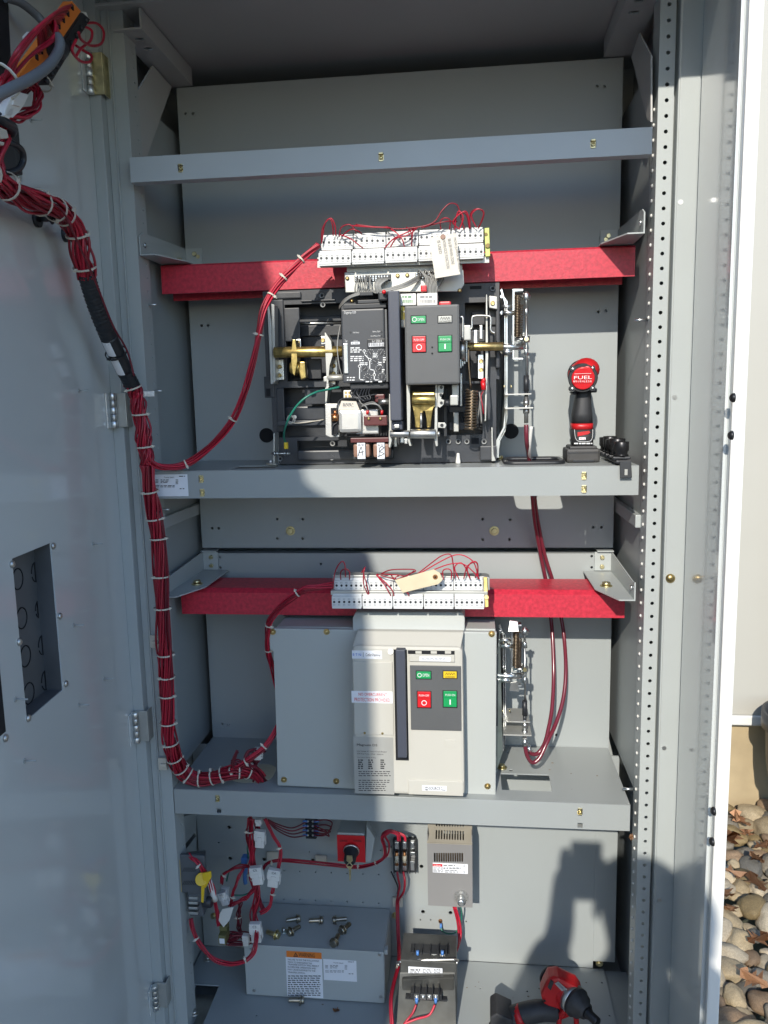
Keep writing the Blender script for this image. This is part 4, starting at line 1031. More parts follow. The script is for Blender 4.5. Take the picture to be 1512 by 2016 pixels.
m=M(); m.box(a.x+.004,b.x-.004,.12,.235,a.z-.004,a.z+.012,.002); m.pb(963,1290,980,1430,.05,.2,.001); p2(m,'moulded_base','mold')
m=M()
for x,y in ((537,1244),(643,1244),(968,1248),(559,1535),(662,1538),(960,1548)):
    p=P(x,y,Yc); m.lathe(p,-Y_,[(0,.0066),(.0012,.0062)],20); m.lathe((p.x,p.y-.0012,p.z),-Y_,[(0,.0045),(.003,.0042),(.0034,.002)],6)
p2(m,'cover_bolt','brass')
# operator bezel
Yb=-.030
m=M(); g=[P(x,y,Yb) for x,y in ((693,1277),(700,1271),(905,1274),(911,1281),(915,1562),(908,1569),(703,1560),(697,1553))]
m.prism(g,Y_,.0515,.006); 
g=[P(691,1276,Yb),P(911,1280,Yb)]
m.prism([Vector((g[0].x+.002,Yb+.002,g[0].z+.002)),Vector((g[0].x+.008,Yb+.035,g[0].z+.024)),Vector((g[0].x+.008,Yb+.051,g[0].z+.024)),Vector((g[0].x+.002,Yb+.051,g[0].z-.004))],X_,g[1].x-g[0].x-.006,.002)
BZ=p2(m,'operator_bezel','bezel')
m=M(); m.pb(696,1303,774,1447,Yb-.0022,Yb+.001,.0015); m.pb(804,1537,912,1566,Yb-.0022,Yb+.001,.0015); m.pb(876,1457,898,1471,Yb-.001,Yb+.001,.0004); BP=part(m,'access_panel','bezel',BZ)
m=M(); quad(m,697,1451,775,1563,Yb); part(m,'rating_plate','foil',BZ)
m=M(); quad(m,693,1281,752,1297,Yb,.0008); quad(m,692,1361,773,1384,Yb-.0022,.0005); quad(m,826,1293,887,1302,Yb-.004,.0005); quad(m,831,1547,879,1557,Yb-.0022,.0006); part(m,'sticker','label',BZ)
m=M(); m.pb(777,1279,803,1497,Yb-.0006,Yb+.002); m.pb(803,1281,895,1288,Yb-.0006,Yb+.001); part(m,'handle_recess','hole',BZ)
m=M(); m.pb(781,1280,799,1492,Yb-.018,Yb-.001,.0015); part(m,'charging_handle','slate',BZ)
m=M(); 
for xx in (826,856,884): m.pb(xx-8,1282,xx+4,1287,Yb-.002,Yb-.0008)
m.pb(806,1289,895,1303,Yb-.004,Yb-.0005,.001); part(m,'top_tab','bezel',BZ)
m=M(); m.pb(808,1311,908,1438,Yb-.003,Yb-.0005,.001); OP2=part(m,'operator_panel','oper',BZ)
operator(OP2,10,700,True,Yb-.003)
m=M(); txt(m,'NO OVERCURRENT',706,1364,762,1370,Yb-.0028); txt(m,'PROTECTION PROVIDED',698,1374,768,1381,Yb-.0028); part(m,'red_lettering','inkred',BZ)
m=M(); m.cyl(P(769,1283,Yb),P(769,1283,Yb-.002),.0056,20); part(m,'round_plug','white',BZ)
m=M(); txt(m,'E·T·N',695,1286,711,1291,Yb-.0008); part(m,'blue_lettering','inkblue',BZ)
m=M(); txt(m,'Magnum DS',703,1464,743,1470,Yb-.0006)
txt(m,'Cutler-Hammer',720,1286,750,1292,Yb-.0008); txt(m,'|',715,1284,715.7,1293,Yb-.0008)
txt(m,'SOURCE 2',845,1549,871,1555,Yb-.003); ring(m,840,1552,.0036,.0006,Yb-.003); txt(m,'2',838.8,1549.5,841.2,1554.5,Yb-.003); 
dashes(m,871,1554,879,1556,Yb-.0029,1,.7,3)
txt(m,'Low Voltage AC Power Circuit Breaker',703,1478,762,1481,Yb-.0006); txt(m,'3200 Amp Frame - 4 Pole - 50/60 Hz',703,1483,755,1486,Yb-.0006); txt(m,'Interruption Ratings (R.M.S.)',704,1490,740,1492.5,Yb-.0006)
for i in range(5):
    for x in (705,725,749): dashes(m,x,1494+i*4,x+10,1497.5+i*4,Yb,1,.75,i*3+x,.9)
dashes(m,706,1517,772,1529,Yb,3,.42,44,.9); dashes(m,706,1534,768,1558,Yb,6,.42,46,.85)
part(m,'lettering','ink',BZ)
m=M(); dashes(m,830,1295,880,1300,Yb-.0045,2,.4,51,.9); part(m,'fine_print','inkgy',BZ)
m=M()
for x,y in ((718,1443),(753,1444)): m.lathe(P(x,y,Yb-.002),-Y_,[(0,.0026),(.001,.0022)],12)
part(m,'panel_screw','brass',BZ)
# shield between cover and linkage
m=M(); m.prism([P(977,1300,.05),P(984,1240,.08),P(990,1480,.08),P(977,1520,.05)],Y_,.01,.0005); p2(m,'side_shield',mat('green_plate',(.28,.34,.32),.3,.5))
terminals(B2,[(658,1143,1162,952,1142,1161,.010,5),(653,1174,1195,955,1175,1196,-.006,5)],seed=9)
m=M(); m.prism([P(655,1132,.015),P(958,1135,.015),P(964,1138,.015),P(964,1162,.015),P(655,1166,.015)],Y_,.03,.001); m.pb(651,1164,960,1173,.0,.03,.001); p2(m,'terminal_bracket','satin')
m=M(); m.prism([P(952,1137,.008),P(959,1137,.008),P(962,1195,-.004),P(955,1196,-.004)],Y_,.03,.0008); e=p2(m,'end_strip','gold')
m=M(); m.cyl(P(958,1176,.0),P(958,1176,-.005),.004,14); part(m,'end_screw','brass',e)
m=M()
W=[[(671,1141),(671,1126),(680,1120),(688,1126),(688,1141)],[(655,1160),(660,1125),(672,1106),(679,1112),(680,1136)],[(727,1173),(722,1150),(716,1130),(718,1118),(712,1128)],[(725,1172),(716,1150),(716,1128),(719,1116)],
[(741,1132),(756,1150),(765,1165),(770,1174)],[(741,1131),(762,1150),(772,1162),(776,1175)],[(742,1130),(780,1140),(810,1128),(818,1124),(810,1121),(770,1122),(750,1130)],[(752,1130),(782,1132),(800,1134),(815,1124)],[(870,1130),(840,1128),(818,1133)],[(818,1133),(850,1108),(870,1094),(887,1092),(892,1110),(895,1139)],[(820,1133),(870,1104),(900,1092),(922,1098),(935,1112),(942,1140)],[(830,1132),(880,1112),(910,1110),(930,1124),(944,1140)],
[(873,1141),(872,1124),(882,1120),(889,1126),(888,1141)],[(903,1139),(895,1118),(905,1108),(915,1115),(925,1139)],[(913,1140),(920,1115),(936,1107),(941,1118),(936,1138)],[(926,1140),(920,1120),(930,1106),(940,1110),(941,1136)],[(797,1165),(803,1168),(805,1174)],[(770,1132),(776,1140),(780,1136),(786,1133)]]
for w_ in W: m.tube([P(x,y,.0 - .014*math.sin(math.pi*i/(len(w_)-1))) for i,(x,y) in enumerate(w_)],.0012,6,6)
p2(m,'jumper_wires','wire')
linkage(B2,982,1232,.88)
m=M(); m.prism([P(1004,1222,.06),P(1019,1224,.06),P(1021,1243,.05),P(1001,1243,.05)],Y_,.003); m.prism([P(1006,1345,.05),P(1018,1342,.05),P(1022,1362,.05),P(1003,1360,.05)],Y_,.003); p2(m,'stamped_tab','steel')
# ================================================================ WIRE HARNESSES
def bundle(m,pts,n,Rb,r,seed=0,sm=6,twist=1.2,seg=5,taper=None):
    pts=spline(pts,sm); fr=frames(pts); N=len(pts); rnd=random.Random(seed)
    for k in range(n):
        rad=Rb*math.sqrt((k+.5)/n); th=k*2.39996; ph=rnd.uniform(0,6.28); fq=rnd.uniform(.8,2.2); am=Rb*.28
        P_=[]
        for i,(p,(a,c)) in enumerate(zip(pts,fr)):
            u=i/(N-1); t=th+twist*u*3; rr=(rad+am*math.sin(ph+fq*6.28*u*2))*(taper(u) if taper else 1)
            P_.append(p+a*(rr*math.cos(t))+c*(rr*math.sin(t)))
        m.tube(P_,r,seg,1)
def ties(par,pts,ts,Rb,sm=6,name='cable_tie',mt='nylon',head=1):
    pts=spline(pts,sm); fr=frames(pts); N=len(pts)
    for q,t in enumerate(ts):
        i=min(N-2,max(1,int(t*(N-1)))); p=pts[i]; a,c=fr[i]; d=(pts[i+1]-pts[i-1]).normalized()
        tocam=(CAM-p); tocam=(tocam-d*tocam.dot(d)).normalized(); side=d.cross(tocam); 
        m=M(); w=.0014
        ringp=[p+(tocam*math.cos(x)+side*math.sin(x))*(Rb*1.16) for x in [2*math.pi*j/18 for j in range(18)]]
        V=[]
        for rr_,dd in ((1,-w),(1,w),(1.1,w),(1.1,-w)):
            V.append([m.b.verts.new(p+(v-p)*rr_+d*dd) for v in ringp])
        for A,B_ in zip(V,V[1:]+V[:1]):
            for j in range(18): m.b.faces.new((A[j],A[(j+1)%18],B_[(j+1)%18],B_[j]))
        if head:
            sg=-1 if (q*7)%3 else 1
            h=p+(tocam*.55+side*.85*sg)*(Rb*1.12); T_=Matrix((( *side,),( *d,),( *tocam,))).transposed().to_4x4(); T_.translation=h
            m.T=T_; m.box(-.0028,.0028,-.0024,.0024,-.002,.0025,.0006); m.box(-.0012+.004*sg,.0012+.004*sg,-.001,.001,-.0005,.0005); m.T=None
        part(m,name,mt,par)
HM=thing('wire_harness','thick bundle of red wires with white ties running down the left post from the door','wire harness',(0,-.03,.2))
dpth=[PD(-60,330,.05),PD(-20,345,.05),PD(0,358,.05),PD(40,385,.048),PD(95,405,.045),PD(130,425,.045),PD(150,455,.045),PD(160,500,.045),PD(172,548,.045)]
cond=[PD(170,540,.045),PD(185,590,.045),PD(208,650,.048),PD(238,715,.052),PD(262,762,.058)]
low=[PD(258,755,.056),P(266,775,-.055),P(274,800,-.05),P(281,850,-.045),P(287,885,-.042),P(289,915,-.042),P(294,960,-.040),P(303,1005,-.032),P(312,1060,-.028),P(317,1150,-.028),P(322,1240,-.028),P(327,1300,-.026),P(330,1400,-.024),P(334,1455,-.020),P(344,1492,-.012),P(362,1520,.005),P(388,1533,.010),P(425,1528,.012),P(465,1517,.016),P(492,1519,.03),P(512,1533,.045)]
m=M(); bundle(m,dpth,28,.0145,.0022,1); bundle(m,low[:6],26,.0125,.0021,2,twist=1.5); part(m,'wire_bundle','wire',HM)
m=M(); bundle(m,low[5:],26,.0132,.0021,3,twist=3); part(m,'wire_bundle','wire',HM)
m=M(); bundle(m,[low[7]+Vector((.010,0,0)),low[8]+Vector((.013,-.003,0)),low[9]+Vector((.013,-.004,0)),low[10]+Vector((.012,-.006,0)),low[11]+Vector((.012,-.005,0)),low[12]+Vector((.010,-.005,0)),low[13]],3,.004,.0016,8); part(m,'stray_wires','wiredk',HM)
m=M(); m.tube([PD(30,372,.06),PD(60,382,.06),PD(85,400,.06),PD(120,412,.062),PD(150,470,.066),PD(190,560,.064),PD(222,640,.07),PD(250,690,.075),PD(264,740,.08)],.0017,6,6); part(m,'stray_wires','wiredk',HM)
m=M(); cs=spline(cond,16); N=len(cs)
m.tube(cond,.0145,14,22,rf=lambda u:.0135+.0010*math.sin(u*math.pi*110)+.001*math.sin(u*math.pi)); part(m,'spiral_sleeve',mat('black_loom',(.018,.021,.026),.5,bump=.2,bs=300),HM)
m=M(); a=cs[int(N*.55)];b=cs[int(N*.80)]; m.tube([a,a.lerp(b,.5),b],.0150,14,4); part(m,'black_tape','black',HM)
m=M(); d=(b-a).normalized(); tc_=(CAM-a); tc_=(tc_-d*tc_.dot(d)).normalized(); sd_=d.cross(tc_)
for u0,u1 in ((.03,.42),(.48,.98)):
    for j in range(5):
        t0=-.15-.22*j; t1=t0-.22; A=a.lerp(b,u0);B_=a.lerp(b,u1); rr=.0154
        q=[A+(tc_*math.cos(t0)-sd_*math.sin(t0))*rr,B_+(tc_*math.cos(t0)-sd_*math.sin(t0))*rr,B_+(tc_*math.cos(t1)-sd_*math.sin(t1))*rr,A+(tc_*math.cos(t1)-sd_*math.sin(t1))*rr]
        m.b.faces.new([m.b.verts.new(v) for v in q])
part(m,'sleeve_label','label',HM)
ties(HM,cond,[.68],.0155,mt='black')
ties(HM,dpth,[.12,.30,.46,.56,.62,.79,.95],.0150)
ties(HM,low[:6],[.12,.48,.78],.0130)
ties(HM,low[5:],[.085,.16,.21,.26,.31,.39,.43,.455,.49,.55,.60,.645,.69,.75,.795,.83,.885,.93],.0138)
m=M()
for (x,y) in ((297,1012),(306,1262),(322,1502)):
    p=P(x,y,-.006); m.box(p.x-.009,p.x+.009,-.0125,-.0066,p.z-.013,p.z+.013,.001); m.box(p.x-.003,p.x+.010,-.018,-.0125,p.z-.003,p.z+.003,.001)
part(m,'tie_mount','nylon',HM)
m=M()
for x,y in ((70,432),(126,462)):
    p=PD(x,y,.0); m.cyl(p,p+DN*.006,.012,18); m.cyl(p+DN*.006,p+DN*.03,.004,10); 
    q=p+DN*.026; m.tube([q+Zv*.008,q+DD*.006+Zv*.010,q+DD*.01,q-Zv*.006],.003,8,4)
part(m,'push_mount','black',HM)
m=M(); m.pb(281,770,303,781,-.05,-.045,.001); 
for x in (287,294,300): m.cyl(P(x,775,-.051),P(x,775,-.049),.0028,10)
part(m,'spare_plug','white',HM)
# branch to the upper breaker
B=thing('wire_harness','slim loom of red wires arcing from the left post up to the upper breaker terminals','wire harness',(.1,-.02,Z1))
pth=[P(290,880,-.045),P(296,905,-.045),P(318,918,-.035),P(350,918,-.015),P(383,903,-.005),P(425,868,-.01),P(460,825,-.02),P(482,775,-.03),P(499,710,-.035),P(512,650,-.035),P(522,605,-.03),P(548,560,-.012),P(580,525,.0),P(605,500,.008),P(628,482,.014)]
m=M(); bundle(m,pth,9,.0062,.00175,21,twist=2.5); part(m,'wire_bundle','wire',B); ties(B,pth,[.26,.44,.635,.755,.82,.90],.0066)
# branch to the lower breaker
B=thing('wire_harness','red loom looping from the lower breaker terminals behind the left edge of its grey cover','wire harness',(.2,.0,Z2))
pth=[P(656,1151,.012),P(625,1156,.006),P(600,1160,.0),P(572,1178,.0),P(548,1200,.005),P(532,1222,.008),P(527,1250,.02),P(529,1285,.035),P(536,1315,.055),P(550,1370,.07),P(552,1410,.06),P(540,1440,.04),P(520,1470,.025),P(490,1495,.012),P(455,1517,.008),P(425,1526,.010)]
m=M(); bundle(m,pth,9,.0058,.0016,31,twist=2.5,taper=lambda u:1.35 if u<.15 else 1); part(m,'wire_bundle','wire',B); ties(B,pth,[.17,.36,.46,.80,.88,.94],.0062)
m=M(); bundle(m,[P(455,1500,.01),P(480,1505,.012),P(505,1515,.03),P(522,1540,.06)],6,.006,.0016,33); bundle(m,[P(520,1475,.05),P(505,1490,.045),P(498,1510,.05),P(505,1535,.06)],8,.008,.0016,34); bundle(m,[P(468,1478,.01),P(460,1500,.008),P(468,1522,.006),P(478,1505,.01),P(490,1480,.02),P(505,1478,.03)],4,.004,.0015,35); part(m,'wire_bundle','wiredk',B)
m=M(); m.pb(500,1474,513,1497,.035,.045,.001)
for i in range(4): m.pb(513,1476+i*5,517,1479+i*5,.036,.042)
part(m,'plug_block','white',B)
# ---- harness of the lowest bay
def conn(par,cx,cy,Y,wpx,hpx,ang,txt_=None):
    p=P(cx,cy,Y); w=wpx*.00098/2; h=hpx*.00098/2; T_=Matrix.Translation(p)@Matrix.Rotation(R(ang),4,'Y')
    m=M(T_); m.box(-w,w,-.006,.006,-h*.15,h,.0012); m.box(-w*.85,w*.85,-.0055,.0055,-h,-h*.17,.0012)
    m.box(-w*1.15,-w*1.02,-.003,.003,-h*.1,h*.6,.0005); m.box(w*1.02,w*1.15,-.003,.003,-h*.6,h*.5,.0005); m.box(-w*.4,w*.4,-.0078,-.0062,-h*.8,h*.35,.0006)
    m.box(-w*.9,w*.9,-.0068,-.0062,h*.45,h*.62,.0002)
    o=part(m,'plug_connector','white',par)
    if txt_:
        m=M(T_); m.T=None; m2=M()
        vs=[T_@Vector(v) for v in ((-w*.3,-.0082,h*.68),(w*.35,-.0082,h*.68),(-w*.3,-.0082,h*.92))]
        txtf(m2,txt_,vs[0]+Vector((0,0,0)),vs[1]-vs[0],vs[2]-vs[0]); part(m2,'lettering','ink',o)
L=thing('wire_harness','tangled red wires with white numbered plug connectors hanging in the lowest bay','wire harness',(.12,.1,.0))
def loom(name,pts,n,Rb,r,seed,tt=(),mt='wire'):
    m=M(); bundle(m,pts,n,Rb,r,seed,twist=2); part(m,name,mt,L); ties(L,pts,tt,Rb*1.02)
Q=lambda *a:[P(x,y,Y) for x,y,Y in a]
loom('wire_bundle',Q((493,1610,.10),(492,1650,.10),(497,1690,.10),(502,1730,.095),(505,1760,.09),(500,1800,.085),(505,1830,.075)),9,.008,.0016,41,[.12,.5])
loom('wire_bundle',Q((505,1615,.11),(508,1640,.11),(500,1670,.12),(495,1700,.12),(498,1740,.12),(512,1775,.10),(520,1795,.09)),6,.006,.0016,42,[.6])
loom('wire_bundle',Q((522,1612,.10),(535,1640,.10),(550,1665,.10),(552,1690,.095),(546,1715,.09),(540,1740,.09),(536,1760,.09),(530,1785,.085),(512,1798,.08)),4,.0035,.0016,43,[.28,.75])
loom('wire_bundle',Q((436,1740,.10),(440,1722,.10),(460,1710,.10),(485,1704,.11),(495,1712,.12)),4,.0035,.0016,44,[.25])
loom('wire_bundle',Q((452,1785,.09),(460,1755,.09),(470,1728,.10),(480,1708,.11)),4,.003,.0016,45,[.25])
loom('wire_bundle',Q((455,1780,.08),(480,1770,.085),(500,1752,.09),(510,1735,.10)),5,.004,.0016,46)
loom('wire_bundle',Q((515,1720,.115),(522,1704,.12),(535,1696,.14),(560,1693,.16),(600,1696,.19),(650,1702,.21),(700,1708,.21),(725,1705,.20),(748,1696,.18),(758,1684,.17),(757,1665,.16),(752,1648,.15),(760,1638,.14),(770,1636,.14),(783,1642,.14),(785,1655,.14)),4,.0036,.0019,47,[.13,.42,.52])
loom('wire_bundle',Q((748,1696,.185),(764,1682,.175),(766,1660,.165),(758,1645,.155),(775,1638,.145),(795,1645,.14),(797,1656,.14)),2,.002,.0019,48)
loom('wire_bundle',Q((372,1682,.02),(385,1696,.01),(398,1710,.01),(408,1725,.02),(418,1750,.03),(424,1775,.04),(428,1800,.05),(430,1822,.06)),6,.0045,.0016,49,[.22])
loom('wire_bundle',Q((376,1808,.03),(382,1835,.02),(395,1860,.015),(420,1888,.01),(450,1898,.01),(480,1893,.01),(500,1875,.02),(505,1850,.03),(504,1830,.05)),6,.0045,.0016,50,[.2,.66])
loom('wire_bundle',Q((472,1775,.12),(470,1800,.12),(472,1830,.12),(480,1848,.11)),5,.005,.0016,51,[.4],'wiredk')
loom('wire_bundle',Q((440,1850,.10),(455,1840,.09),(480,1840,.09),(495,1850,.09),(480,1858,.09),(450,1856,.09),(470,1845,.085)),6,.006,.0016,52,[.5],'wiredk')
m=M(); a=P(411,1733,.025);b=P(424,1772,.04); m.tube([a,a.lerp(b,.5),b],.0065,10,2); part(m,'white_sleeve','white',L)
m=M(); m.prism(Q((438,1790,.05),(460,1786,.05),(452,1812,.05),(440,1826,.05),(430,1812,.05),(432,1800,.05)),Y_,.002,.0005); m.prism(Q((434,1748,.10),(450,1750,.10),(452,1775,.10),(440,1786,.10),(432,1770,.10)),Y_,.01,.002); part(m,'clear_bag',mat('cloudy_bag',(.62,.62,.58),.25,spec=.8),L)
for a in ((512,1651,.085,24,40,3,None),(509,1618,.10,14,16,0,'E1'),(506,1723,.075,28,42,-8,'C5'),(539,1728,.075,28,42,8,'C4'),(504,1835,.05,26,46,-3,'C3'),(484,1850,.07,14,26,0,None),(441,1768,.085,20,32,-18,'F2')): conn(L,*a)
m=M(); m.pb(430,1842,444,1860,.06,.09,.001); m.pb(432,1824,446,1842,.075,.095,.001); o=part(m,'relay_plug',mat('olive_plug',(.16,.15,.06),.4),L); m=M(); quad(m,432,1848,442,1858,.06); part(m,'sticker','label',o)
m=M(); m.tube(Q((500,1615,.12),(487,1665,.13),(488,1690,.14),(470,1702,.15),(452,1715,.15),(446,1735,.15)),.0016,6,6); m.tube(Q((460,1762,.12),(480,1762,.13),(500,1752,.14),(515,1740,.14)),.0016,6,6); part(m,'green_wires','wiregn',L)
m=M(); m.tube(Q((484,1705,.14),(482,1730,.15),(484,1740,.15)),.005,8,2); m.pb(474,1690,486,1702,.13,.15,.003); part(m,'ring_lug','blue',L)
m=M()
for (x,y) in ((536,1687),(632,1694)): m.pb(x-11,y-9,x+11,y+9,D-.010,D-.0045,.001)
part(m,'tie_mount','nylon',L)
# terminal strip with dark wires
t=thing('terminal_strip','small black terminal strip with dark looped wires, under the lower shelf','terminal strip',(.27,.23,.20))
m=M(); m.pb(601,1612,622,1652,D-.03,D-.0045,.002); 
for i in range(5): m.pb(603,1612+i*9,620,1613+i*9,D-.036,D-.0305,.0004)
part(m,'block','black',t)
m=M()
for i in range(4):
    for x in (606,616): m.lathe(P(x,1617+i*9,D-.031),-Y_,[(0,.003),(.002,.0028),(.003,.001)],10)
part(m,'screw','zinc',t)
m=M(); r_=random.Random(7)
for i in range(4):
    m.tube([P(527,1613+i,D-.05),P(545,1622+i*4,D-.05),P(575,1630+i*6,D-.045),P(604,1617+i*9,D-.038)],.0016,6,6); m.tube([P(618,1617+i*9,D-.038),P(640+r_.uniform(0,6),1614+i*10,D-.04),P(654-i*2,1622+i*8,D-.045),P(640,1644-i*3,D-.05),P(618,1644-i*6,D-.04)],.0016,6,6)
part(m,'wires','wiredk',t)
m=M()
for i in range(4): m.tube([P(596,1617+i*9,D-.038),P(605,1617+i*9,D-.037)],.0026,8,1); m.tube([P(618,1617+i*9,D-.037),P(628,1617+i*9,D-.038)],.0026,8,1)
part(m,'lug','blue',t)
# ================================================================ CONTROL CABLES
tube=lambda pts,r=.0042:(lambda m:(m.tube([P(*p) for p in pts],r,12,8),m)[1])(M())
o=part(tube([(1036,836,.03),(1037,870,.035),(1042,907,.09),(1047,960,.11),(1052,1020,.16),(1064,1090,.21),(1076,1150,.225),(1084,1212,.22),(1088,1260,.20),(1090,1330,.17),(1087,1392,.13),(1080,1434,.10),(1072,1464,.08),(1059,1483,.07),(1046,1484,.08),(1043,1478,.09)]),'control_cable','cablered',None)
tag(o,'burgundy control cable hanging from the upper linkage, the left one of the pair','cable'); 
o2_=part(tube([(1041,907,.105),(1050,960,.12),(1058,1020,.17),(1072,1090,.21),(1090,1150,.225),(1104,1212,.22),(1111,1260,.20),(1114,1320,.16),(1109,1375,.13),(1095,1423,.10),(1078,1459,.07),(1062,1492,.055),(1048,1501,.05),(1038,1488,.04),(1033,1464,.035)]),'control_cable','cablered',None)
tag(o2_,'burgundy control cable bowing out furthest right and ending under the lower linkage','cable')
m=M(); m.tube([P(1046,840,.035),P(1042,880,.05),P(1043,906,.095)],.0036,10,6); o=part(m,'control_cable','white',None); tag(o,'short white cable beside the burgundy cable above the shelf opening','cable')
m=M(); m.tube([P(1033,1455,.035),P(1033.5,1468,.035)],.0048,12,1); m.tube([P(1039,1468,.09),P(1045,1482,.088)],.0050,12,1); o=part(m,'cable_ferrule','zinc',o2_)
# ================================================================ TAGS
m=M(); pr_=[(844,468),(899,459),(906,540),(857,548)]
m.prism([P(x,y,-.022+.0001*i) for i,(x,y) in enumerate(pr_)],Y_,.0006); TG=part(m,'paper_tag','tagw',None); tag(TG,'pale printed tag hanging from the upper terminal strip','tag')
lines=['MOVE JUMPER BETWEEN','B8 & B9 WHEN ZONE','INTERLOCK FUNCTION','IS USED']
m=M(); A=P(846,470,-.0232);Bq=P(898,461,-.0232);Cq=P(858,546,-.0232)
ux=(Bq-A); vy=(Cq-A); 
for i,(s_,ln) in enumerate(zip(lines,(.86,.66,.74,.34))):
    o_=A+ux*(.86-.2*i)+vy*.08; txtf(m,s_,o_,vy*ln,ux*.115)
part(m,'lettering','inkgy',TG)
m=M(); c=P(872,466,-.0232); m.lathe(c,-Y_,[(0,.0045),(.0006,.004)],18); part(m,'eyelet','coil',TG)
m=M(); m.prism([P(777,1142,-.022),P(854,1121,-.024),P(866,1128,-.024),P(871,1142,-.024),P(863,1150,-.023),P(793,1167,-.021)],Y_,.0007); TG=part(m,'paper_tag','tagc',None); tag(TG,'blank manila tag lying over the lower terminal strip','tag')
m=M(); c=P(857,1136,-.0245); m.lathe(c,-Y_,[(0,.0048),(.0006,.0044)],18); part(m,'eyelet','copper',TG); 
m=M(); m.lathe(c-Y_*.0007,-Y_,[(0,.0018),(.0003,.0016)],12); part(m,'eyelet_hole','hole',TG)
# shelf and box labels (stickers on the cabinet)
def infolabel(x0,y0,x1,y1,Y,par):
    m=M(); quad(m,x0,y0,x1,y1,Y,.0004); o=part(m,'paper_label','label',par)
    w=x1-x0;h=y1-y0; m=M(); txt(m,'Transfer Switch',x0+w*.3,y0+h*.10,x0+w*.6,y0+h*.16,Y-.0004)
    dashes(m,x0+w*.74,y0+h*.05,x0+w*.92,y0+h*.11,Y-.0004,1,.6,2,.95)
    dashes(m,x0+w*.05,y0+h*.22,x0+w*.14,y0+h*.40,Y-.0004,3,.45,3,.9);dashes(m,x0+w*.2,y0+h*.22,x0+w*.45,y0+h*.40,Y-.0004,3,.45,4,.95);dashes(m,x0+w*.64,y0+h*.22,x0+w*.72,y0+h*.46,Y-.0004,4,.4,5,.9)
    dashes(m,x0+w*.05,y0+h*.48,x0+w*.62,y0+h*.60,Y-.0004,2,.45,6,.95);dashes(m,x0+w*.76,y0+h*.62,x0+w*.93,y0+h*.68,Y-.0004,1,.6,7,.95)
    part(m,'lettering','ink',o)
infolabel(303,934,370,977,-.0001,CAB)
m=M(); m.prism([PX(x,y,-.047) for x,y in ((326,1660),(337,1643),(339,1630),(327,1648))],X_,.0006); part(m,'paper_label','label')
# ================================================================ LOWEST BAY EQUIPMENT
# terminal housing box
t=thing('terminal_housing','long low grey steel box with an orange headed warning label, on the cabinet floor','box',(.262,.17,ZF))
y0=.098; a=P(490,1862,y0);b=P(758,1972,y0); x0=.1035;x1=.4215; zt=-.108; zbx=ZF+.001
m=M(); m.box(x0,x1,y0,D-.007,zbx,zt,.0015); bx=part(m,'body','paint',t)
m=M(); m.box(x0-.001,x1+.001,y0-.003,y0-.0003,zbx+.002,zt+.001,.001); fp=part(m,'front_panel','paint',t)
m=M(); m.box(x1+.0003,x1+.002,y0+.004,D-.012,zbx+.004,zt-.004,.0005); m.box(x1+.002,x1+.009,y0+.01,y0+.025,zt-.015,zt-.003,.001); part(m,'end_panel','paint',t)
m=M(); Yf=y0-.003
quad(m,564,1874,632,1884,Yf) if False else None
m.pb(564,1874,633,1886,Yf-.0006,Yf-.0001); part(m,'warning_header','orangeink',fp)
m=M(); m.pb(564,1886.5,635,1963,Yf-.0005,Yf-.0001); wl=part(m,'warning_label','label',fp)
m=M(); txt(m,'WARNING',588,1876,620,1884,Yf-.0006)
tri=[P(x,y,Yf-.0007) for x,y in ((577,1883.5),(587,1883.5),(582,1875))]; tri2=[P(x,y,Yf-.0007) for x,y in ((579.3,1882),(584.7,1882),(582,1877.6))]
for i in range(3):
    m.b.faces.new([m.b.verts.new(v) for v in (tri[i],tri[(i+1)%3],tri2[(i+1)%3],tri2[i])])
txt(m,'!',581.5,1878.6,582.5,1881.6,Yf-.0006)
for i,(s_,e) in enumerate((('FAILURE TO DO THE FOLLOWING',628),('PRIOR TO ENERGIZING THE',614),('TRANSFER SWITCH WILL RESULT',628),('IN IMPROPER OPERATION AND',622),('MAY CAUSE DAMAGE TO THE',621),('TRANSFER SWITCH.',601))):
    yy=1888.5+i*4.9; txt(m,s_,567,yy,e,yy+3.2,Yf-.0005)
dashes(m,567,1919,632,1961,Yf-.0005,10,.5,77,.95)
part(m,'lettering','ink',wl)
infolabel(637,1890,702,1931,Yf-.0001,fp)
m=M()
for x,y in ((495,1868),(500,1950),(747,1880),(750,1963)): m.lathe(P(x,y,Yf),-Y_,[(0,.0036),(.0012,.0034)],14)
part(m,'panel_screw','steel',fp)
# loose bolts on the box
def loose_bolt(name,label,x,y,ang,L_=.034,r=.0056,grp='loose hex bolts lying on the grey box',z=None,washer=True,mt='boltsteel',tilt=0):
    z=zt if z is None else z; p=PZ(x,y,z+r*1.6)
    o=thing(name,label,'bolt',p,grp)
    T_=Matrix.Translation(p)@Matrix.Rotation(R(ang),4,'Z')@Matrix.Rotation(R(tilt),4,'Y')
    m=M(T_); m.lathe((-.5*L_,0,0),X_,[(0,r*1.55),(.006,r*1.55),(.0065,r*1.4)],6); part(m,'head',mt,o)
    m=M(T_); nth=int(L_/.0016); m.lathe((-.5*L_+.0066,0,0),X_,[(i*.0008,r*.92 if i%2 else r*.78) for i in range(int(L_/.0008)-8)],12); part(m,'shank',mt,o)
    if washer:
        m=M(T_); m.lathe((-.5*L_+.0068,0,0),X_,[(0,r*2.0),(.0018,r*2.0)],20); part(m,'washer',mt,o)
    return o
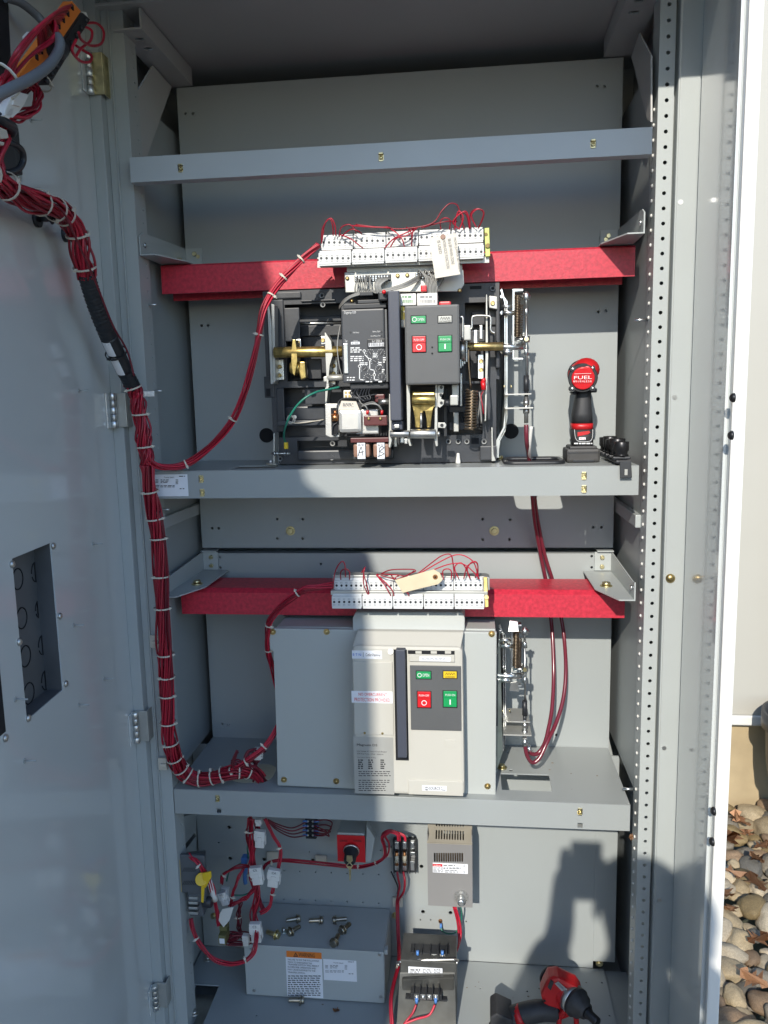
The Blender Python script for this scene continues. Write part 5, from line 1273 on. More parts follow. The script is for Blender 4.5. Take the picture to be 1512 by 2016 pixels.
for a in (('hex_bolt','steel bolt with washer at the back left of the bolts on the grey box',577,1810,200,),('hex_bolt','steel bolt pointing left, second from the right at the back of the grey box',622,1812,8),('hex_bolt','steel bolt pointing right, at the back right of the grey box',669,1810,12+180-180),('hex_bolt','short steel bolt standing on its head behind the front right bolt on the grey box',680,1826,60),('hex_bolt','steel bolt pointing to the back at the front right of the grey box',661,1850,78),('hex_bolt','steel bolt leaning beside the blue washer on the grey box',579,1830,50),('hex_bolt','brassy bolt at the left end of the bolts on the grey box',537,1838,160)):
    n_,lb,x,y,an=a[:5]
    if '8' and x==622: an=188
    loose_bolt(n_,lb,x,y,an,mt='zincy' if x==537 else 'boltsteel')
o=thing('flat_washer','large zinc washer lying under a bolt head on the grey box','washer',PZ(559,1833,zt)); p=PZ(559,1833,zt)
m=M(); m.cyl(p,p+Zv*.002,.0105,28); part(m,'disc',mat('blue_zinc',(.50,.58,.56),.35,.7),o); m=M(); m.lathe(p+Zv*.0022,Zv,[(0,.0062),(.005,.0058),(.006,.003)],6); part(m,'hex_head','steel',o)
p=PZ(585,1968,ZF); loose_bolt('hex_bolt','steel bolt and nut lying on the floor against the grey box front',583,1969,185,.036,.0052,'loose hex bolts lying on the grey box',ZF)
# key switch
t=thing('key_switch','black key switch with key and bunch hanging, on a red plate above the grey box','switch',(.36,.15,.10))
m=M(); m.pb(665,1640,718,1698,.15,D-.006,.002); m.prism([P(722,1625,.16),P(738,1650,.16),P(730,1697,.16),P(719,1697,.16)],Y_,.02,.001); part(m,'housing','paint',t)
m=M(); m.pb(664,1645,719,1697,.1475,.1495,.0005); pl=part(m,'name_plate','red',t)
m=M(); txt(m,'SERVICE',669,1653,684,1657,.1473); txt(m,'NORMAL',696,1653,712,1657,.1473); part(m,'lettering','ink',pl)
m=M(); p=P(692,1674,.147); m.lathe(p,-Y_+Zv*-.25,[(0,.017),(.006,.017),(.008,.0145),(.03,.0135),(.034,.011)],28); part(m,'barrel','black',t)
m=M(); m.lathe(p,-Y_+Zv*-.25,[(0,.0185),(.003,.0185),(.004,.017)],28); part(m,'lock_ring','zinc',t)
m=M(); q=P(688,1690,.10); m.prism([q+Vector((-.006,0,.006)),q+Vector((.006,0,.006)),q+Vector((.007,0,-.006)),q+Vector((0,0,-.013)),q+Vector((-.007,0,-.006))],Y_,.002,.0004); m.tube([q+Vector((0,0,-.01)),q+Vector((.006,-.002,-.016)),q+Vector((.0,-.004,-.022)),q+Vector((-.006,-.002,-.016)),q+Vector((0,0,-.01))],.0009,6,6)
m.prism([q+Vector((-.0035,-.002,-.018)),q+Vector((.004,-.002,-.018)),q+Vector((.003,-.002,-.030)),q+Vector((.0015,-.002,-.052)),q+Vector((-.0015,-.002,-.052)),q+Vector((-.002,-.002,-.030))],Y_,.0015,.0003); part(m,'keys','zincy',t)
# fuse block
t=thing('fuse_block','three pole fuse block with spring clips and two cartridge fuses beside the grey heater','fuse block',(.47,.2,.06))
for i in range(3):
    x=774+i*15.5
    m=M(); m.pb(x,1655,x+14,1718,D-.022,D-.006,.0015); m.pb(x,1655,x+2,1720,D-.03,D-.0225); m.pb(x+12,1655,x+14,1720,D-.03,D-.0225); part(m,'base','black',t)
    m=M(); m.pb(x+3,1658,x+11,1672,D-.032,D-.0225,.001); m.pb(x+3,1700,x+11,1714,D-.032,D-.0225,.001); m.lathe(P(x+7,1662,D-.032),-Y_,[(0,.0036),(.0015,.003)],12); m.pb(x+2.5,1678,x+11.5,1684,D-.036,D-.0225,.001);m.pb(x+2.5,1696,x+11.5,1701,D-.036,D-.0225,.001); part(m,'clip','zinc',t)
    if i<2:
        m=M(); m.cyl(P(x+7,1677,D-.034),P(x+7,1703,D-.034),.0048,14,bev=.0005); part(m,'fuse','copper',t); m=M(); m.cyl(P(x+7,1683.5,D-.0345),P(x+7,1697,D-.0345),.0049,14); part(m,'fuse_barrel','glass',t)
# wires of the lower right
def wires(label,cat,paths,mt='wire',r=.0026,grp=None,name='wire_pair'):
    m=M()
    for p_ in paths: m.tube([P(*q) for q in p_],r,8,7)
    o=part(m,name,mt,None); return tag(o,label,cat)
W1=wires('pair of red wires dropping from the fuse block down to the transformer foot','wires',[[(782,1716,.215),(784,1730,.21),(787,1745,.215),(784,1760,.225),(781,1780,.235),(782,1830,.21),(784,1870,.18),(783,1900,.14),(774,1935,.10),(768,1970,.06),(770,2025,.02)],[(794,1716,.215),(797,1735,.205),(795,1755,.215),(785,1772,.23),(784,1790,.237),(785,1830,.213),(787,1870,.18),(786,1900,.138),(777,1935,.098),(771,1970,.058),(774,2025,.02)]])
m=M()
for x,y in ((783,1777),): m.pb(x-10,y-9,x+10,y+9,D-.012,D-.0045,.001)
for x,y in ((764,1678),): m.pb(x-10,y-9,x+8,y+10,D-.012,D-.0045,.001)
m.cyl(P(780,1899,.135),P(784,1900,.135),.007,12); part(m,'tie_mount','nylon',W1)
m=M(); m.tube([P(770,1716,.23),P(783,1745,.235),P(782,1760,.235)],.0018,6,5); part(m,'black_wire','wirebk',W1)
W2=wires('red wire pair curving from the heater bottom down to the transformer','wires',[[(893,1786,.19),(900,1812,.20),(903,1840,.20),(902,1865,.17),(890,1885,.14)],[(897,1786,.19),(905,1815,.20),(907,1842,.20),(900,1870,.17),(888,1888,.14)]])
m=M(); m.tube([P(*q) for q in ((907,1784,.19),(909,1800,.205),(906,1820,.21),(898,1835,.215),(884,1838,.225),(872,1834,.23),(868,1826,.235))],.0018,6,7); part(m,'green_wire','wiregn',W2)
m=M(); m.tube([P(868,1828,.235),P(868,1818,.24)],.003,8,1); part(m,'lug','blue',W2); m=M(); m.lathe(P(867,1813,D-.006),-Y_,[(0,.005),(.004,.004)],12); part(m,'screw','copper',W2)
wires('short red leads running from the wire run to the transformer top terminals','wires',[[(784,1888,.155),(795,1882,.15),(812,1880,.14),(826,1880,.13)],[(784,1891,.152),(800,1886,.145),(815,1884,.14),(828,1884,.13)]],r=.0018)
wires('two red leads clamped in the transformer lower terminals','wires',[[(819,1978,.035),(812,1995,.025),(800,2010,.015),(788,2030,.01)],[(856,1978,.035),(845,1998,.025),(820,2006,.018),(795,2016,.012)]],r=.0024)
# heater
t=thing('enclosure_heater','grey vented enclosure heater with a thermostat knob, hanging below the lower shelf','heater',(.57,.2,.0))
yh=.135
m=M(); 
A=P(840,1659,yh);Bh=P(930,1787,yh); xa=A.x+.001;xb=P(930,1700,yh).x; za=A.z; zb_=Bh.z
def slots(x0,x1,y0,y1,n,Y):
    out=[]
    for i in range(n):
        x=x0+(x1-x0)*i/(n-1); a=P(x-1.7,y0,Y);b=P(x+1.7,y1,Y); out.append(rrect(a.x,b.x,b.z,a.z,.0012,2))
    return out
m.plate([(xa,zb_),(xb,zb_),(xb,za),(xa,za)],slots(856,910,1679,1697,13,yh),(0,yh,0),X_,Zv,Y_,.0018)
m.box(xa,xa+.0018,yh+.0019,D-.006,zb_,za+.02); m.box(xb-.0018,xb,yh+.0019,D-.006,zb_,za+.02)
m.box(xa+.002,xb-.002,yh+.0019,D-.006,zb_,zb_+.0018)
hb=part(m,'housing','heat',t)
m=M(); zt2=za+.043; 
# sloping vented top
u=Vector((1,0,0)); v=Vector((0,.055,.035)); 
sl=[]
for rr_ in ((.12,.45),(.58,.92)):
    for i in range(11):
        cx=xa+(xb-xa)*(.2+.6*i/10); sl.append(rrect(cx-.0016,cx+.0016,.065*rr_[0],.065*rr_[1],.0012,2))
vn=v.normalized(); m.plate([(xa,0),(xb,0),(xb,.075),(xa,.075)],sl,(0,yh,za+.0006),u,vn,u.cross(vn)*-1,-.0016)
m.box(xa,xb,yh-.001,yh+.002,za-.001,za+.001); part(m,'vented_top',mat('heater_top',(.36,.33,.27),.4,.3,var=.1,vs=20),t)
m=M(); m.box(xa+.006,xb-.006,yh+.03,yh+.04,zb_+.05,za); part(m,'heating_element','spring',t)
m=M(); quad(m,852,1700,921,1719,yh,.0005); hl_=part(m,'rating_label','label',t)
m=M(); quad(m,852,1701,871,1706,yh-.0005,.0004); part(m,'red_logo_patch','red',hl_)
m=M(); txt(m,'Hoffman',854,1702,868,1705,yh-.0011); part(m,'white_lettering','inkwh',hl_)
m=M(); dashes(m,873,1702,896,1705,yh-.0006,1,.6,5,.95); txt(m,'CE',911,1715,916,1718.5,yh-.0006); txt(m,'UL',911,1702,916,1706,yh-.0006); dashes(m,853,1707,872,1717,yh-.0006,4,.5,6,.95); dashes(m,873,1707,908,1710,yh-.0006,1,.7,7,.95); dashes(m,876,1712,904,1718,yh-.0006,2,.5,8,.9); part(m,'lettering','ink',hl_)
m=M(); p=P(908,1766,yh); m.cyl(p,p-Y_*.0012,.0165,32); dl=part(m,'dial_plate',mat('dial_face',(.33,.33,.32),.3,.5),t)
m=M()
for i in range(12): tt=i/12*6.283; m.box(p.x+.0135*math.cos(tt)-.0006,p.x+.0135*math.cos(tt)+.0006,yh-.0016,yh-.0013,p.z+.0135*math.sin(tt)-.0006,p.z+.0135*math.sin(tt)+.0006)
part(m,'dial_marks','ink',dl)
m=M(); m.lathe(p-Y_*.0014+Zv*-.002,-Y_+Zv*-.12,[(0,.0085),(.012,.0082),(.016,.0075),(.017,.005)],24); part(m,'knob','zinc',t)
# transformer
t=thing('control_transformer','dark laminated control transformer with screw terminals, standing on the cabinet floor','transformer',(.5,.08,ZF))
yt_=.055
m=M(); a=P(787,1897,yt_);b=P(898,1893,yt_); zc0=P(786,1990,yt_).z
m.box(a.x,b.x,yt_+.012,yt_+.10,ZF+.002,a.z,.002)
m.prism([P(787,1915,yt_+.011),P(896,1915,yt_+.011),P(898,2030,.03),P(780,2030,.03)],Y_,.02,.001)
co_=part(m,'laminated_core','core',t)
m=M(); 
m.prism([Vector((a.x+.004,yt_,a.z-.038)),Vector((b.x-.004,yt_,b.z-.038)),Vector((b.x-.004,yt_,ZF+.03)),Vector((a.x+.004,yt_,ZF+.03))],Y_,.0115,.003); part(m,'front_shroud',mat('resin_black',(.035,.037,.036),.3,var=.4,vs=25,dust=.5),t)
m=M(); m.pb(804,1905,871,1920,yt_-.0008+.0115,yt_+.0115); o=part(m,'rating_label','label',t)
m=M(); dashes(m,808,1907,828,1910,yt_+.0105,1,.9,1,.98);dashes(m,806,1911,826,1918,yt_+.0105,3,.5,2,.9);dashes(m,832,1907,850,1918,yt_+.0105,4,.5,3,.9);dashes(m,854,1907,868,1918,yt_+.0105,4,.5,4,.9); part(m,'lettering','ink',o)
for (x0,x1,y0,y1,Y) in ((808,885,1877,1889,.09),(808,870,1957,1969,.035)):
    m=M(); m.pb(x0,y0,x1,y1,Y,Y+.03,.0015); 
    for i in range(5): xx=x0+6+(x1-x0-12)*i/4; m.pb(xx-1,y0-3,xx+1,y1+1,Y-.006,Y+.02,.0004)
    m.pb(x0-10,y1-2,x1+10,y1+1,Y+.004,Y+.03,.001)
    o=part(m,'terminal_block','black',t)
    m=M()
    for i in range(4):
        xx=x0+6+(x1-x0-12)*(i+.5)/4; m.pb(xx-5,y0+2,xx+5,y1-1,Y-.002,Y-.0003,.0004); m.lathe(P(xx,(y0+y1)/2,Y-.002),-Y_,[(0,.0042),(.002,.004),(.003,.002)],12)
    part(m,'screw','zinc',o)
    m=M()
    for i in (0,3):
        xx=x0+6+(x1-x0-12)*(i+.5)/4; dy=-8 if y0<1900 else 8; m.tube([P(xx,(y0+y1)/2+dy*.4,Y-.006),P(xx,(y0+y1)/2+dy*1.4,Y-.004)],.0034,8,1)
    part(m,'lug','blue',o)
m=M(); m.tube([P(786,1900,.06),P(790,1893,.07),P(893,1889,.07),P(898,1897,.06)],.003,8,3); part(m,'core_band','steel',t)
# disconnect / relay unit on the left wall plate
t=thing('control_relay','grey relay unit with yellow frame and yellow lever, mounted on the lower left wall','relay',(-.02,.07,.02))
m=M(); m.prism([P(345,1686,.02),P(352,1678,.10),P(405,1674,.10),P(404,1690,.02)],Zv*-1,.072,.002); bd=part(m,'housing','relay',t)
m=M(); m.pb(346,1684,404,1758,.014,.022,.002); part(m,'front_cover','relay',t)
m=M(); m.pb(369,1757,404,1776,.02,.06,.002); m.pb(373,1776,400,1804,.03,.06,.002); part(m,'terminal_housing','relay',t)
m=M()
for i in range(4): m.pb(371,1766+i*10,389,1771+i*10,.016,.03,.0008)
part(m,'terminal_screw','zinc',t)
m=M(); m.pb(333,1693,355,1757,.010,.0135,.0008); yl=part(m,'yellow_frame','yellow',t)
m=M(); m.pb(335,1695,353,1755,.0088,.0098,.0003); part(m,'black_nameplate','black',yl)
m=M(); dashes(m,338,1699,351,1708,.0086,3,.5,1,.95); dashes(m,338,1730,345,1750,.0086,6,.45,2,.9); m.pb(337,1710,339,1724,.0078,.0084); part(m,'lettering','inkwh',yl)
m=M()
for i in range(8):
    for yy in (1712,1738):
        q=P(362+i*3.4,yy,.014); m.prism([q+Vector((-.0035,0,-.005)),q+Vector((-.0022,0,-.005)),q+Vector((.0035,0,.005)),q+Vector((.0022,0,.005))],-Y_,.0004)
part(m,'vent_slots','hole',bd)
m=M(); m.cyl(P(397,1731,.012),P(397,1731,.0),.0135,24,bev=.001); m.prism([P(396,1740,-.002),P(403,1735,-.002),P(400,1778,-.002),P(396,1776,-.002)],Y_,.004,.0006); m.prism([P(398,1720,.0),P(415,1716,.0),P(416,1728,.0),P(405,1748,.0),P(400,1748,.0)],Y_,.004,.001); part(m,'lever','yellow',t)
m=M(); m.cyl(P(400,1775,.03),P(418,1776,.03),.012,20,bev=.002); part(m,'knob','black',t)
m=M(); m.pb(325,1712,334,1744,.02,.06,.001); m.pb(321,1728,328,1738,.03,.05,.001); part(m,'mounting_clip','steel',t)
# ================================================================ THINGS ON THE DOOR
t=thing('terminal_plug','orange pluggable terminal block with a fan of red wires, hanging on the upper left door','connector',PD(110,60,.08))
oY=.085
def D3(x,y,o=oY): return PD(x,y,o)
m=M(); g=[D3(60,118),D3(142,2),D3(160,22),D3(78,142)]; m.prism(g,-DN,.014,.001); part(m,'orange_body','orange',t)
m=M(); g=[D3(35,152),D3(62,115),D3(80,140),D3(55,175)]; m.prism(g,-DN,.014,.001); g=[D3(40,112,.07),D3(62,95,.07),D3(60,120,.07)]; part(m,'orange_body','orange',t)
m=M()
for i in range(9):
    u_=i/8; a=D3(72+u_*70,112-u_*98,oY+.0006); m.box(a.x-.001,a.x+.0012,a.y-.003,a.y+.003,a.z-.0035,a.z+.0035)
part(m,'wire_entry','hole',t)
m=M(); g=[D3(84,146,.075),D3(163,25,.075),D3(178,38,.075),D3(98,168,.075)]; m.prism(g,-DN,.02,.001)
for i in range(9): u_=i/8; a=D3(92+u_*78,160-u_*120,.076); m.sph(a,.0042,seg=8)
part(m,'black_header','black',t)
m=M(); g=[D3(158,22,.07),D3(166,30,.07),D3(177,42,.07),D3(170,24,.07)]; m.prism(g,-DN,.004,.0005); g=[D3(49,72,.06),D3(58,62,.06),D3(60,74,.06),D3(50,78,.06)]; m.prism(g,-DN,.004,.0005); part(m,'white_clip','white',t)
m=M(); r_=random.Random(3)
for i in range(17):
    u_=i/16; e=D3(78+u_*62,105-u_*95,oY+.002); b_=(108-18*u_,40)
    m.tube([D3(-40+r_.uniform(-3,3),250+r_.uniform(-20,20),.06),D3(0+i*.8,170+r_.uniform(-10,10),.075),D3(30+u_*20+r_.uniform(-3,3),110-u_*25+r_.uniform(-5,5),.10+r_.uniform(0,.012)),D3(70+u_*40,62-u_*38+r_.uniform(-3,3),.112),e],.0021,6,7)
for i in range(9):
    m.tube([D3(96+i*1.5,38+i*4,.10),D3(108+i*1.0,44+i*3,.112),D3(104-i*1.2,72+i*2,.112),D3(70-i*2,100+i*2,.10),D3(25-i*2,150+i*3,.085),D3(-20,215+i*3,.07)],.0021,6,7)
part(m,'red_wires','wire',t)
m=M()
for i in range(14):
    s_=r_.uniform(-4,4); u_=i/13
    m.tube([D3(0,200+s_*2+i*2,.05),D3(45+s_,170+s_*2+i,.06),D3(90+s_,130+s_+u_*6,.07),D3(128+s_,95+u_*6,.072),D3(150+u_*10,70-u_*20,.068)],.0020,6,7)
part(m,'red_wires','wiredk',t)
m=M()
for L_ in ([(165,46),(190,46),(204,62),(200,85),(180,90),(160,78),(155,64)],[(160,50),(180,60),(178,80),(160,95),(150,110)],[(150,90),(165,100),(180,110),(176,122),(158,120),(142,100),(150,78)]): m.tube([D3(x,y,.07+.004*i) for i,(x,y) in enumerate(L_)],.0021,8,8)
part(m,'wire_loops','wire',t)
m=M(); m.tube([D3(113,72,.115),D3(118,85,.12),D3(113,105,.12),D3(95,130,.12),D3(60,155,.12),D3(20,175,.115),D3(-40,205,.10)],.0065,12,8); m.tube([D3(10,-5,.02),D3(40,5,.03),D3(70,28,.04),D3(90,50,.05)],.006,10,6); part(m,'grey_cable',mat('grey_cable',(.13,.14,.15),.45),t)
m=M(); m.cyl(D3(120,95,.105),D3(108,102,.105),.012,16,bev=.002); part(m,'cable_gland','black',t)
for pts_,Rb in (([D3(75,175,.062),D3(90,150,.066)],.011),([D3(-4,165,.085),D3(8,150,.088)],.018)): ties(t,[pts_[0],pts_[0].lerp(pts_[1],.5),pts_[1]],[.5],Rb)
t=thing('plug_connector','white plug connector on a red wire loop at the upper left edge of the door','connector',PD(30,205,.08))
m=M(); 
for g in ([(12,212),(28,178),(58,186),(48,205),(36,222),(26,232),(8,228)],[(6,228),(22,210),(30,220),(18,235)]): m.prism([D3(x,y,.09) for x,y in g],-DN,.016,.0015)
m.prism([D3(x,y,.0925) for x,y in ((30,190),(50,195),(40,210),(26,206))],-DN,.003,.0008); pc=part(m,'body','white',t)
m=M(); txtf(m,'15',D3(33,181,.0925),D3(39,183,.0925)-D3(33,181,.0925),D3(34,176,.0925)-D3(33,181,.0925)); part(m,'lettering','ink',pc)
m=M(); bundle(m,[D3(55,165,.07),D3(72,175,.075),D3(76,195,.08),D3(65,218,.08),D3(40,228,.08),D3(15,232,.075),D3(-5,250,.07)],7,.006,.0018,61); bundle(m,[D3(-10,150,.07),D3(5,200,.07),D3(4,260,.06),D3(-6,320,.055),D3(2,352,.052),D3(20,375,.05)],10,.010,.0018,62); part(m,'red_wires','wire',t)
m=M(); m.prism([D3(x,y,.085) for x,y in ((-4,248),(14,256),(18,272),(4,274),(-4,262))],-DN,.012,.0015); m.prism([D3(x,y,.085) for x,y in ((-6,276),(10,280),(8,287),(-6,284))],-DN,.012,.0015); part(m,'small_plug','nylon',t)
t=thing('control_unit','black control unit housing with a black cable loop on the upper left door edge','control unit',PD(-20,200,.03))
m=M(); m.prism([D3(x,y,.0005) for x,y in ((-120,-60),(1,-60),(8,120),(10,235),(24,252),(33,346),(-120,320))],DN,.010,.003); m.prism([D3(x,y,.011) for x,y in ((-100,262),(18,264),(28,340),(-100,318))],DN,.006,.002); part(m,'housing','black',t)
m=M(); m.tube([D3(8,282,.055),D3(24,282,.062),D3(42,295,.064),D3(46,315,.062),D3(36,333,.058),D3(14,340,.05),D3(-10,340,.045)],.0042,10,8); m.tube([D3(-10,225,.08),D3(10,240,.085),D3(25,250,.08),D3(22,262,.07)],.006,10,6); part(m,'cable_loop','wirebk',t)
m=M(); 
for x,y in ((35,349),(9,14)): m.lathe(D3(x,y,.0),DN,[(0,.007),(.004,.006)],12)
part(m,'mounting_screw','steel',t)
# ================================================================ TOOLS
YD=.07
t=thing('cordless_driver','compact red and black cordless impact driver standing upright on its battery on the upper shelf','power tool',P(1149,908,.105))
m=M(); a=P(1116,884,YD);b=P(1182,910,YD)
m.box(a.x,b.x,YD,YD+.075,Z1+.001,a.z,.005); m.box(a.x+.006,b.x-.006,YD+.003,YD+.07,a.z-.002,a.z+.005,.003); bt=part(m,'battery','toolblk',t)
m=M(); m.box(a.x+.012,b.x-.012,YD-.0012,YD+.0005,Z1+.002,Z1+.006,.0004); m.box(a.x+.003,b.x-.003,YD-.0008,YD+.0005,a.z-.0085,a.z-.0072); part(m,'battery_rib','black',bt)
def loft(m,secs,seg=24):      # secs: (centre, half width x, half depth y) stacked in z -> rounded body
    rings=[]
    for (c,hx,hy) in secs:
        rr=[]
        for i in range(seg):
            th=2*math.pi*i/seg; cx=math.copysign(abs(math.cos(th))**.7,math.cos(th))*hx; cy=math.copysign(abs(math.sin(th))**.7,math.sin(th))*hy
            rr.append(m.b.verts.new((c[0]+cx,c[1]+cy,c[2])))
        rings.append(rr)
    for A,B_ in zip(rings,rings[1:]):
        for i in range(seg): f=m.b.faces.new((A[i],A[(i+1)%seg],B_[(i+1)%seg],B_[i])); f.smooth=True
    m.b.faces.new(rings[0][::-1]);m.b.faces.new(rings[-1])
def sec(xl,xr,y,Y,hy): a=P(xl,y,Y-.0);b=P(xr,y,Y); return ((a.x+b.x)/2,Y+hy,(a.z+b.z)/2),(b.x-a.x)/2,hy
Yh=.078
m=M(); loft(m,[sec(1129,1171,881,Yh,.026),sec(1127,1171,862,Yh,.026),sec(1127,1171,846,Yh,.026)]); nk=part(m,'battery_neck','toolblk',t)
m=M(); loft(m,[sec(1127,1171,845.5,Yh-.0005,.0255),sec(1127,1171,834,Yh-.0005,.0255)]); rb=part(m,'red_band','toolred',t)
m=M(); loft(m,[sec(1128,1170,833.5,Yh,.026),sec(1129,1169,815,Yh,.025),sec(1133,1167,795,Yh+.002,.023),sec(1136,1166,778,Yh+.004,.021),sec(1133,1168,768,Yh+.004,.022)]); part(m,'grip','toolblk',t)
m=M(); c=P(1148,745,.055); ax=Vector((.10,.97,.14)).normalized()
m.lathe(c+ax*.004,ax,[(0,.026),(.004,.0275),(.014,.0275),(.02,.0265)],32)
for dx,dy in ((-20,-19),(19,-21),(-21,20),(19,19)):
    p=P(1148+dx,745+dy,.055); m.lathe(p-Y_*-.002,Y_,[(0,.0052),(.014,.0056)],16)
mh=part(m,'motor_end','toolblk',t)
m=M(); m.lathe(c+ax*.0245,ax,[(0,.0265),(.03,.0272),(.06,.0262),(.085,.024),(.095,.016)],32); m.sph(c+ax*.03+Vector((.006,0,.012)),.026,1,1.2,.9,20); part(m,'motor_housing','toolred',t)
m=M(); m.lathe(c+ax*.12,ax,[(0,.015),(.03,.013),(.03,.006),(.05,.006)],20); m.lathe(c+ax*.06,ax,[(0,.0278),(.012,.0282),(.014,.0275)],28); part(m,'nose','socket',t)
m=M(); m.lathe(c+ax*.0035,-ax,[(0,.0216),(.003,.0214),(.0042,.0198)],36); cap=part(m,'rear_cap','red',t)
m=M(); 
for dx,dy in ((-20,-19),(19,-21),(-21,20),(19,19)):
    p=P(1148+dx,745+dy,.055)+Y_*.0015; m.lathe(p,-Y_,[(0,.0028),(.002,.0026),(.0022,.0012)],6)
part(m,'cap_screw','zinc',mh)
m=M(); Yq=c.y-.0033; txt(m,'FUEL',1130,740,1165,746.5,Yq,.0012); 
x=1129
for i,ch in enumerate('BRUSHLESS'): txt(m,ch,1129+i*4.1,749,1131.6+i*4.1,752.5,Yq+.0,.0012)
m.pb(1131,735.3,1164,735.9,Yq-.0012,Yq-.0008); part(m,'lettering','inkwh',cap)
m=M(); txt(m,'Milwaukee',1136,851,1159,857,Yh,.0012) if False else None
for g in ([(1137,851),(1160,848),(1162,852),(1157,855),(1137,859)],): m.prism([P(x,y,Yh-.0004) for x,y in g],-Y_,.0006)
part(m,'red_script_badge','toolred',nk)
m=M(); m.pb(1140,861,1153,866,Yh-.0010,Yh-.0002); o=part(m,'badge','label',nk); 
m=M(); txt(m,'M12',1141.5,862,1151.5,865.3,Yh-.0010); part(m,'lettering','inkred',o)
m=M(); dashes(m,1130,871,1166,874,Yh,1,.8,6,.98,up=.0016); m.tube([P(x,y,Yh-.0005) for x,y in ((1131,845.5),(1133,862),(1140,869),(1160,869),(1166,862),(1167,845.5))],.0005,5,3); part(m,'white_print','inkwh',nk)
m=M(); loft(m,[sec(1128,1137,777,Yh,.02),sec(1124,1137,771,Yh,.02)]); m.pb(1160,764,1176,773,Yh+.006,Yh+.03,.003); part(m,'switch_button','black',t)
# impact wrench lying on the floor of the cabinet
t=thing('impact_wrench','red and black cordless impact wrench lying at the front right of the cabinet floor','power tool',PZ(1110,2010,ZF))
A=P(1080,1922,.10);Bq=P(1166,2003,.0); d=(Bq-A).normalized()
m=M(); m.lathe(A,d,[(0,.020),(.005,.027),(.02,.030),(.066,.030),(.070,.029)],28); m.prism([P(x,y,.04) for x,y in ((1064,1962),(1080,1928),(1100,1926),(1138,1944),(1148,1958),(1142,1985),(1122,2004),(1102,2012),(1088,2000),(1074,1986))],Y_,.04,.008); bd=part(m,'motor_housing','toolred',t)
m=M(); m.lathe(A+d*.060,d,[(0,.0298),(.016,.0305),(.0175,.029)],28); part(m,'gear_case','steel',t)
m=M(); m.lathe(A+d*.0778,d,[(0,.0300),(.008,.0305),(.012,.0265),(.020,.0255),(.024,.019),(.034,.0165),(.036,.0135)],28); m.lathe(A-d*.012,d,[(0,.012),(.006,.021),(.014,.0265)],28); part(m,'nose_guard','toolblk',t)
m=M(); m.lathe(A+d*.1135,d,[(0,.013),(.004,.012),(.009,.0095),(.028,.0095),(.030,.007)],20); part(m,'anvil','socket',t)
m=M(); m.tube([P(1096,1992,.05),P(1060,1990,.045),P(1020,2000,.04),P(995,2012,.035),P(975,2030,.03)],.019,18,6,rf=lambda u:.019+.004*math.sin(u*3)); part(m,'grip','toolblk',t)
m=M(); m.tube([P(1030,1998,.0385),P(1018,2003,.0385)],.0235,18,1); m.tube([P(1101,2003,.038),P(1112,1990,.030),P(1128,1992,.03),P(1135,2012,.03),P(1128,2035,.03),P(1108,2035,.032),P(1101,2020,.034),P(1101,2003,.036)],.0055,10,6); part(m,'red_band','toolred',t)
m=M(); m.prism([P(x,y,.01) for x,y in ((966,2002),(978,1995),(1010,2010),(1008,2040),(966,2040))],Y_,.06,.004); part(m,'battery','toolblk',t)
m=M(); m.prism([P(x,y,.0385) for x,y in ((1092,1936),(1099,1932),(1127,1956),(1122,1963),(1117,1962))],-Y_,.0012,.0002); lb=part(m,'label_panel','foil',bd)
m=M(); m.prism([P(x,y,.0370) for x,y in ((1096,1937),(1099,1935),(1118,1953),(1116,1956))],-Y_,.0005); part(m,'label_print','inkgy',lb)
m=M(); m.prism([P(x,y,.0385) for x,y in ((1105,1974),(1115,1978),(1112,1985),(1102,1981))],-Y_,.003,.0008)
m.prism([P(x,y,.0385) for x,y in ((1078,1942),(1084,1928),(1090,1932),(1084,1948))],-Y_,.004,.001); part(m,'housing_insert','toolblk',bd)
m=M()
for x,y in ((1122,1976),(1104,1981),(1072,1970),(1139,1960)): m.lathe(P(x,y,.0385),-Y_,[(0,.0028),(.001,.0026)],12)
part(m,'housing_screw','socket',bd)
# socket rail and sockets on the right end of the upper shelf
t=thing('socket_rail','black spring rail holding impact sockets, hooked over the right front corner of the upper shelf','socket rail',(.905,.03,Z1))
m=M(); m.box(.888,.912,-.006,.185,Z1+.004,Z1+.010,.002)
for i in range(5): y=.012+i*.04; m.box(.884,.916,y-.008,y+.008,Z1+.0105,Z1+.016,.002)
m.prism([(.894,-.009,Z1+.010),(.914,-.009,Z1+.010),(.916,-.011,Z1-.022),(.895,-.011,Z1-.022)],Y_,.003,.001); part(m,'rail','black',t)
m=M(); m.box(.902,.9075,-.0125,-.0112,Z1-.017,Z1-.006,.0004); part(m,'rail_slot','foil',t)
posl=['nearest the front of','second from the front of','in the middle of','second from the back of','at the back of']
for i in range(5):
    y=.012+i*.04; r=.0135+.001*(i%3); o=thing('impact_socket','dark impact socket %s the rail on the upper shelf'%posl[i],'socket',(.90,y,Z1+.016),'impact sockets on the rail')
    m=M(); m.lathe((.900,y,Z1+.0165),Zv,[(0,r*.8),(.008,r*.82),(.011,r),(.026+.004*(i%2),r),(.027+.004*(i%2),r*.93),(.027+.004*(i%2),r*.68),(.014,r*.66)],24,cap=False); part(m,'barrel','socket',o)
    m=M(); m.lathe((.900,y,Z1+.0170),Zv,[(0,r*.95),(.003,r*.95)],6); part(m,'square_drive_collar','socket',o)
